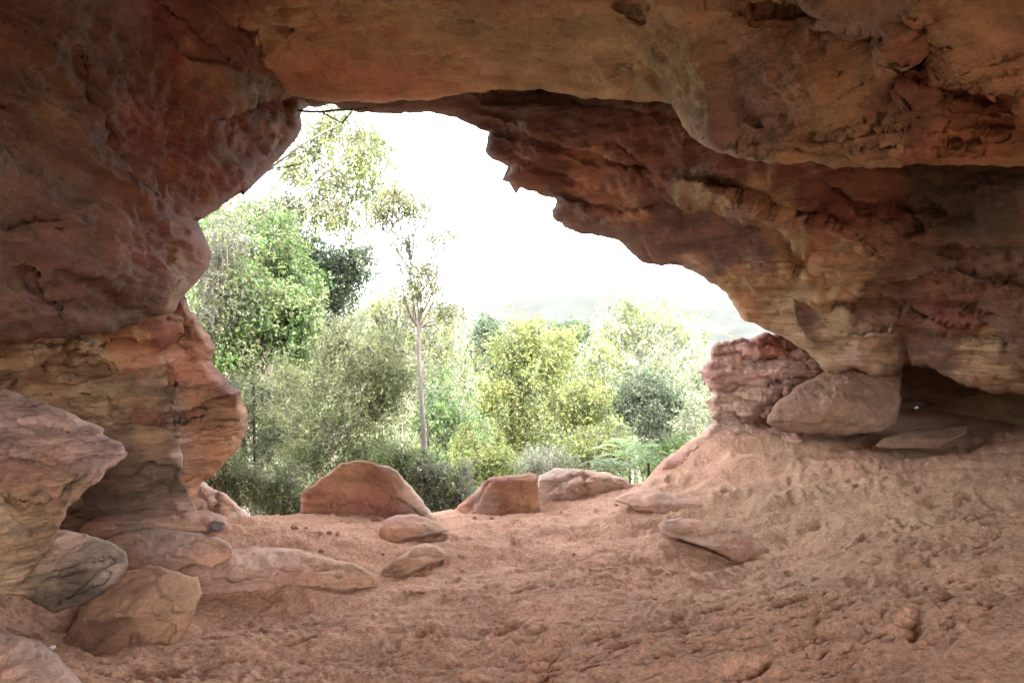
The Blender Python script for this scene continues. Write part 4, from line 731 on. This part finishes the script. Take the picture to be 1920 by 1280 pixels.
tree('cypress_pine', 975, 19, [(960, 640, 34, 0), (1000, 660, 40, 0), (940, 700, 44, 0), (1040, 690, 40, 0), (1060, 640, 30, .5), (990, 730, 50, -.5), (1070, 740, 40, 0), (930, 760, 40, 0), (1010, 800, 50, 0), (1085, 790, 36, 0), (950, 820, 36, 0), (1000, 620, 22, 0, .7), (1110, 750, 26, 0)], G_YEL, 'yellow green tree with a dark straight stem in the middle of the valley view', 109, trunk_r=.085, base_u=965, fork=(962, 640), per_blob=20, n_per=64, spread=.27, size=.075, trunk_col=(.12, .09, .08))
tree('evergreen_tree', 905, 30, [(900, 640, 26, 0), (915, 615, 16, 0), (890, 665, 24, 0), (925, 655, 24, 0), (905, 690, 22, 0)], G_DARK, 'small dark evergreen rising left behind the yellow green tree', 110, trunk_r=.12, per_blob=18, n_per=90, spread=.36, size=.11, trunk_col=(.1, .08, .06))
tree('evergreen_tree', 1065, 33, [(1050, 615, 16, 0), (1080, 615, 14, 0), (1060, 640, 22, 0), (1090, 640, 18, 0), (1075, 670, 24, 0), (1030, 650, 18, 0)], G_DARK + G_BRIGHT[:1], 'twin topped dark green tree rising right behind the yellow green tree', 111, trunk_r=.12, per_blob=15, n_per=90, spread=.38, size=.12, trunk_col=(.1, .08, .06))
tree('wattle_tree', 1215, 29, [(1170, 600, 36, 0), (1230, 590, 40, 0), (1280, 620, 36, 0), (1140, 630, 26, 0), (1200, 650, 44, 1), (1260, 670, 40, 0), (1300, 670, 26, 0), (1150, 690, 30, 0), (1310, 730, 26, 0), (1180, 570, 20, 0, .6), (1250, 740, 36, 1), (1120, 740, 30, 0)], G_PALE + G_YEL[:1], 'large rounded pale yellow green wattle tree on the right of the view', 112, trunk_r=.14, base_u=1200, per_blob=20, n_per=64, spread=.40, size=.10, trunk_col=(.36, .32, .27))
tree('scrub_tree', 1215, 18, [(1190, 730, 30, 0), (1230, 720, 30, 0), (1200, 780, 36, 0), (1250, 770, 34, 0), (1175, 770, 22, 0), (1230, 815, 30, 0), (1270, 740, 20, 0)], G_GREY[2:] + G_DARK, 'dark round crowned scrub tree with pale stems left of the layered rock', 113, trunk_r=.05, base_u=1180, fork=(1185, 800), per_blob=20, n_per=90, spread=.23, size=.055, trunk_col=(.4, .36, .3), limb_col=(.36, .31, .26))
tree('sapling', 1300, 15, [(1290, 800, 24, 0), (1310, 760, 18, 0), (1280, 850, 20, 0)], G_PALE, 'pale thin sapling touching the left side of the layered rock', 114, trunk_r=.03, base_u=1296, per_blob=14, n_per=50, spread=.2, size=.05)
tree('leafy_tree', 840, 16, [(830, 800, 36, 0), (860, 770, 30, 0), (800, 780, 26, 0), (850, 840, 36, 0), (820, 740, 30, .5), (800, 700, 26, 1, .8), (880, 800, 26, 0)], G_BRIGHT + G_GREY[:1], 'mid green tree just right of the tall gum trunk', 115, trunk_r=.05, base_u=838, per_blob=20, n_per=80, spread=.2, size=.055)
tree('scrub_tree', 730, 20, [(720, 560, 30, 0), (690, 580, 26, 0), (740, 600, 30, 0), (760, 560, 24, 0), (720, 640, 34, 0), (800, 600, 30, 0), (840, 620, 30, 0), (820, 660, 34, 0), (860, 680, 34, 0)], G_PALE + G_YEL[2:3], 'loose pale gum crown behind the fork of the tall gum', 116, trunk_r=.09, base_u=740, per_blob=18, n_per=40, spread=.3, size=.08, droop=.9)
for (u_, Y_t, bl, pal, lab, sd) in [
    (690, 24, [(640, 600, 40, 0), (700, 620, 44, 0), (750, 650, 40, 0), (600, 640, 40, 0), (680, 690, 44, 0), (640, 560, 26, 0, .6), (720, 570, 26, 0, .6)], G_PALE + G_OLIVE[:2], 'pale olive tree filling the gap between the dark evergreen and the tall gum', 131),
    (520, 16, [(480, 700, 50, 0), (540, 720, 50, 0), (430, 700, 40, 0), (560, 660, 40, 0), (500, 780, 50, 0), (420, 780, 40, 0), (440, 850, 46, 0)], G_OLIVE + G_DARK[2:], 'shaded olive tree low behind the sapling near the orange buttress', 132),
    (420, 14, [(390, 420, 36, 0), (430, 400, 36, 0), (470, 410, 34, 0), (380, 480, 36, 0), (510, 420, 30, 0), (450, 480, 40, 0), (400, 560, 40, 0)], G_OLIVE + G_BRIGHT[:1], 'mottled olive tree top behind the fresh green tree at the left rim', 133),
    (860, 26, [(830, 690, 36, 0), (870, 720, 40, 0), (810, 730, 36, 0), (900, 770, 36, 0), (840, 650, 26, 0), (790, 690, 26, 0)], G_PALE + G_BRIGHT[:1], 'pale green tree between the tall gum and the yellow green tree', 134),
    (1120, 24, [(1110, 700, 34, 0), (1140, 740, 36, 0), (1100, 760, 30, 0), (1160, 780, 30, 0), (1120, 660, 24, 0)], G_PALE + G_YEL[:2], 'pale yellow tree squeezed between the yellow green tree and the dark scrub tree', 135),
    (1330, 24, [(1310, 690, 34, 0), (1340, 720, 34, 0), (1290, 760, 34, 0), (1340, 770, 30, 0)], G_PALE, 'pale tree half hidden by the layered rock', 136)]:
    tree('scrub_tree', u_, Y_t, bl, pal, lab, sd, trunk_r=.07, per_blob=20, n_per=60, spread=.012 * Y_t + .06, size=.018 + .003 * Y_t)
BG = 'bushes at the foot of the opening'
tree('bush', 825, 9.5, [(815, 915, 28, 0), (850, 895, 20, 0), (800, 875, 16, 0), (830, 940, 30, 0), (862, 925, 18, 0)], G_GREY + G_OLIVE[:2], 'grey green bush in the gap between the domed boulder and the square block', 120, 'bush', BG, trunk_r=.02, per_blob=18, n_per=70, spread=.12, size=.035)
tree('bush', 900, 11, [(890, 870, 28, 0), (920, 850, 28, 0), (870, 890, 24, 0), (870, 840, 26, .6), (945, 870, 22, 0)], G_YEL + G_BRIGHT[:1], 'yellow green bush above the left side of the square block', 121, 'bush', BG, trunk_r=.02, per_blob=18, n_per=60, spread=.14, size=.04)
tree('bush', 1010, 10.5, [(990, 860, 24, 0), (1030, 850, 26, 0), (1060, 865, 20, 0), (1010, 880, 24, 0)], G_GREY + G_OLIVE[:1], 'grey twiggy bush behind the pale topped rock', 122, 'bush', BG, trunk_r=.02, per_blob=20, n_per=44, spread=.13, size=.035, aspect=.2)
tree('bush', 420, 8.2, [(420, 900, 30, 0), (390, 890, 20, 0), (450, 920, 26, 0), (410, 860, 24, 0), (480, 900, 24, 0)], G_OLIVE + G_DARK[2:], 'shaded green bush behind the pale broken rock', 123, 'bush', BG, trunk_r=.02, per_blob=20, n_per=80, spread=.10, size=.028)
tree('bush', 545, 8.6, [(520, 920, 28, 0), (550, 900, 28, 0), (500, 930, 22, 0), (560, 940, 20, 0)], G_OLIVE + G_GREY[:1], 'olive bush left of the red domed boulder', 124, 'bush', BG, trunk_r=.02, per_blob=20, n_per=80, spread=.11, size=.028)
tree('bush', 740, 9.5, [(740, 880, 24, 0), (755, 850, 24, 0), (720, 850, 24, 0), (760, 915, 16, 0)], G_OLIVE + G_BRIGHT[:1], 'olive green bush at the foot of the tall gum trunk', 125, 'bush', BG, trunk_r=.02, per_blob=18, n_per=60, spread=.12, size=.034)
def fern(u, v, Y, nfr, length, seed, label, col):
    """arching fronds, each a midrib with two rows of leaflets"""
    rs = np.random.RandomState(seed); p = P3(u, v, Y); V = []; Q = []; Cc = []; b = 0; paths = []
    for k in range(nfr):
        az = rs.uniform(0, 2 * math.pi); L = length * rs.uniform(.7, 1.2); t = np.linspace(0, 1, 26)
        o = rs.normal(size=3) * np.array([.35, .35, .15]) * length
        r = L * t; z = L * (.75 * t - .75 * t ** 2.2)
        pts = np.stack([o[0] + r * math.cos(az), o[1] + r * math.sin(az), o[2] + z], -1); paths.append((pts, np.linspace(.006, .002, 26)))
        side = np.array([-math.sin(az), math.cos(az), 0])
        for s in (-1, 1):
            for i in range(3, 26):
                ll = L * .20 * math.sin(math.pi * (.12 + .86 * t[i])); d = side * s + (pts[i] - pts[i - 1]) / np.linalg.norm(pts[i] - pts[i - 1]) * .6; d[2] -= .25
                w = (pts[i] - pts[i - 1]) * .42
                V += [pts[i] - w, pts[i] + d * ll * .5 - w * .8, pts[i] + d * ll, pts[i] + d * ll * .5 + w * .8]
                Q.append([b, b + 1, b + 2, b + 3]); b += 4; c = np.array(col) * math.exp(rs.normal() * .15); Cc += [c] * 4
    root = bpy.data.objects.new('fern', None); C.objects.link(root)
    gz = float(ground_z([p[0]], [p[1]], False)[0]); root.location = (p[0], p[1], gz); tag(root, label, 'fern', 'light green ferns right of the pale topped rock')
    dz = p[2] - gz
    V = np.array(V); V[:, 2] += dz; st = [(np.array([[0, 0, 0], [0.02, 0, dz * .5], [0, 0, dz]]), np.array([.03, .025, .02]))]
    make_mesh('fronds', V, Q, M_LEAF, root, smooth=False, colors=np.array(Cc))
    Vt, Qt = tube_mesh([(q + np.array([0, 0, dz]), r) for q, r in paths], 4); make_mesh('midribs', Vt, Qt, M_BARK, root, colors=np.tile((.14, .16, .06), (len(Vt), 1)))
    Vs, Qs = tube_mesh(st, 7); make_mesh('stem', Vs, Qs, M_BARK, root, colors=np.tile((.12, .09, .06), (len(Vs), 1)))
fern(1215, 868, 8.8, 24, .42, 201, 'bright green fern right beside the edge of the sand ramp', (.13, .22, .07))
fern(1150, 878, 9.4, 22, .42, 202, 'grey green fern just behind the right end of the pale topped rock', (.17, .22, .12))
fern(1180, 850, 10.6, 24, .50, 203, 'light green fern standing higher behind the other two ferns', (.16, .23, .10))
tree('bush', 1255, 9.6, [(1255, 850, 20, 0), (1275, 835, 20, 0), (1240, 880, 18, 0)], G_YEL[:1] + G_BRIGHT, 'small fresh bush where the sand ramp meets the view', 126, 'bush', BG, trunk_r=.015, per_blob=14, n_per=60, spread=.11, size=.03)
tree('bush', 1110, 13, [(1100, 840, 30, 0), (1140, 820, 30, 0), (1080, 860, 24, 0), (1150, 850, 24, 0)], G_YEL[1:] + G_GREY[:1], 'loose yellow green bush behind the ferns', 127, 'bush', BG, trunk_r=.02, per_blob=18, n_per=60, spread=.18, size=.05)
# far-off wood: reads as one mass
def far_wood():
    rs = np.random.RandomState(77); Vs = []; Qs = []; Cs = []; b = 0; pal = np.array(G_PALE + G_YEL + G_OLIVE + G_BRIGHT[:1])
    for k in range(620):
        Y = 26 * (10 ** rs.uniform(0, .72)); x = rs.uniform(-.62, .42) * Y
        g = float(ground_z([x], [Y], False)[0]); h = rs.uniform(5, 10) * (1 if Y > 45 else .7); r = h * rs.uniform(.26, .42)
        n = int(np.clip(14000 / Y, 110, 420)); size = max(.16, Y * .0042)
        cp = rs.normal(size=(11, 3)); cp /= np.linalg.norm(cp, axis=1)[:, None]; cp = cp * r * rs.uniform(.3, 1, 11)[:, None] * np.array([1, 1, 1.1]) + np.array([x, Y, g + h * .62])
        V, Q, c = leaves(cp, max(8, n // 11), r * .42, size, rs, .4, .3, pal[rs.randint(0, len(pal), 2)])
        Vs.append(V); Qs.append(Q + b); b += len(V); Cs.append(c)
    return tag(make_mesh('far_wood', np.concatenate(Vs), np.concatenate(Qs), M_LEAF, smooth=False, colors=np.concatenate(Cs)), kind='stuff')
far_wood()
def hills():
    xs = np.linspace(-700, 700, 420); ys = np.linspace(300, 1100, 170); X, Y_ = np.meshgrid(xs, ys); X = X.ravel(); Y_ = Y_.ravel()
    q = np.stack([X, Y_, X * 0], -1)
    crest = np.interp(X / 700 * F * .9 + 960, [200, 700, 850, 1000, 1150, 1300, 1500, 1900], [10, 30, 40, 50, 53, 50, 42, 30]) + 6 * fbm(q * .004, 3)
    Z = -27 + (crest + 25) * sstep(330, 700, Y_ + 60 * fbm(q * .006 + 3, 2)) * (1 - .25 * sstep(750, 1100, Y_)) + 3.5 * fbm(q * .012, 3) + 1.6 * np.abs(fbm(q * .09, 3)) + .9 * fbm(q * .3, 2)
    nx = len(xs); j, i = np.meshgrid(np.arange(len(ys) - 1), np.arange(nx - 1), indexing='ij'); j = j.ravel(); i = i.ravel(); k = j * nx + i
    col = np.array((.022, .025, .019))[None] * np.exp(.5 * fbm(q * .05, 3))[:, None]
    o = make_mesh('hills', np.stack([X * .38, Y_ * .38, (Z - CAMZ) * .38 + CAMZ], -1), np.stack([k, k + 1, k + nx + 1, k + nx], -1), M_GROUND, colors=col); tag(o, kind='structure')
hills()
def haze():
    m, t = nt('haze'); out = N(t, 'ShaderNodeOutputMaterial'); v = N(t, 'ShaderNodeVolumePrincipled'); v.inputs['Density'].default_value = .00025; v.inputs['Color'].default_value = (.92, .94, .93, 1); v.inputs['Anisotropy'].default_value = .25
    t.links.new(v.outputs[0], out.inputs['Volume'])
    x, y0, y1, z0, z1 = 3400, -3400, 3400, -60, 75
    V = [(-x, y0, z0), (x, y0, z0), (x, y1, z0), (-x, y1, z0), (-x, y0, z1), (x, y0, z1), (x, y1, z1), (-x, y1, z1)]
    o = make_mesh('haze', V, [(0, 3, 2, 1), (4, 5, 6, 7), (0, 1, 5, 4), (1, 2, 6, 5), (2, 3, 7, 6), (3, 0, 4, 7)], m, smooth=False); tag(o, kind='stuff')
haze()
# bare branches caught under the top left of the opening
def branch(pts, r0, r1, label, col, seed, twigs=()):
    rs = np.random.RandomState(seed); W = [P3(*p) for p in pts]; base = W[0].copy()
    paths = [(np.array(W) - base, np.linspace(r0, r1, len(W)))] + [(np.array([P3(*p) for p in tw]) - base, np.linspace(r1 * 1.1, r1 * .5, len(tw))) for tw in twigs]
    V, Q = tube_mesh(paths, 6); V = V + .004 * np.stack([fbm(V * 9 + k, 2) for k in (0, 9, 19)], -1)
    o = make_mesh('branch', V, Q, M_BARK, colors=np.tile(col, (len(V), 1))); o.location = base; tag(o, label, 'branch')
branch([(545, 203, 5.55), (570, 209, 5.7), (600, 210, 5.75), (640, 206, 5.8), (668, 206, 5.9), (690, 203, 6.0)], .013, .007, 'dark bare branch across the top left corner of the opening, bent in a small triangle', (.07, .05, .04), 1,
       [[(604, 211, 5.75), (622, 221, 5.72), (642, 231, 5.7)], [(642, 231, 5.7), (652, 219, 5.76), (662, 207, 5.85)]])
branch([(455, 362, 5.2), (500, 320, 6.2), (540, 292, 7.0), (580, 262, 7.8), (640, 232, 8.6)], .016, .006, 'long brown branch rising from the left rim towards the feathery gum', (.16, .12, .09), 2, [[(540, 292, 7), (570, 285, 7.2), (600, 284, 7.4)], [(500, 320, 6.2), (530, 318, 6.4), (560, 304, 6.7)]])
branch([(470, 330, 5.6), (505, 317, 6), (545, 312, 6.2), (570, 306, 6.4)], .010, .004, 'short dark stick leaning out below the long brown branch', (.09, .07, .055), 3)
# thin dry roots crossing the rock of the left wall
def root_on_wall(pts, r, label, col):
    W = [P3(*p) for p in pts]; base = W[0].copy(); t = np.linspace(0, 1, 24); s = np.linspace(0, 1, len(W))
    W = np.array(W); S = np.stack([np.interp(t, s, W[:, k]) for k in range(3)], -1) - base; S += .012 * np.stack([fbm(S * 4 + k, 2) for k in (0, 9, 19)], -1)
    V, Q = tube_mesh([(S, np.linspace(r, r * .5, 24))], 6); o = make_mesh('root', V, Q, M_BARK, colors=np.tile(col, (len(V), 1))); o.location = base; tag(o, label, 'root')
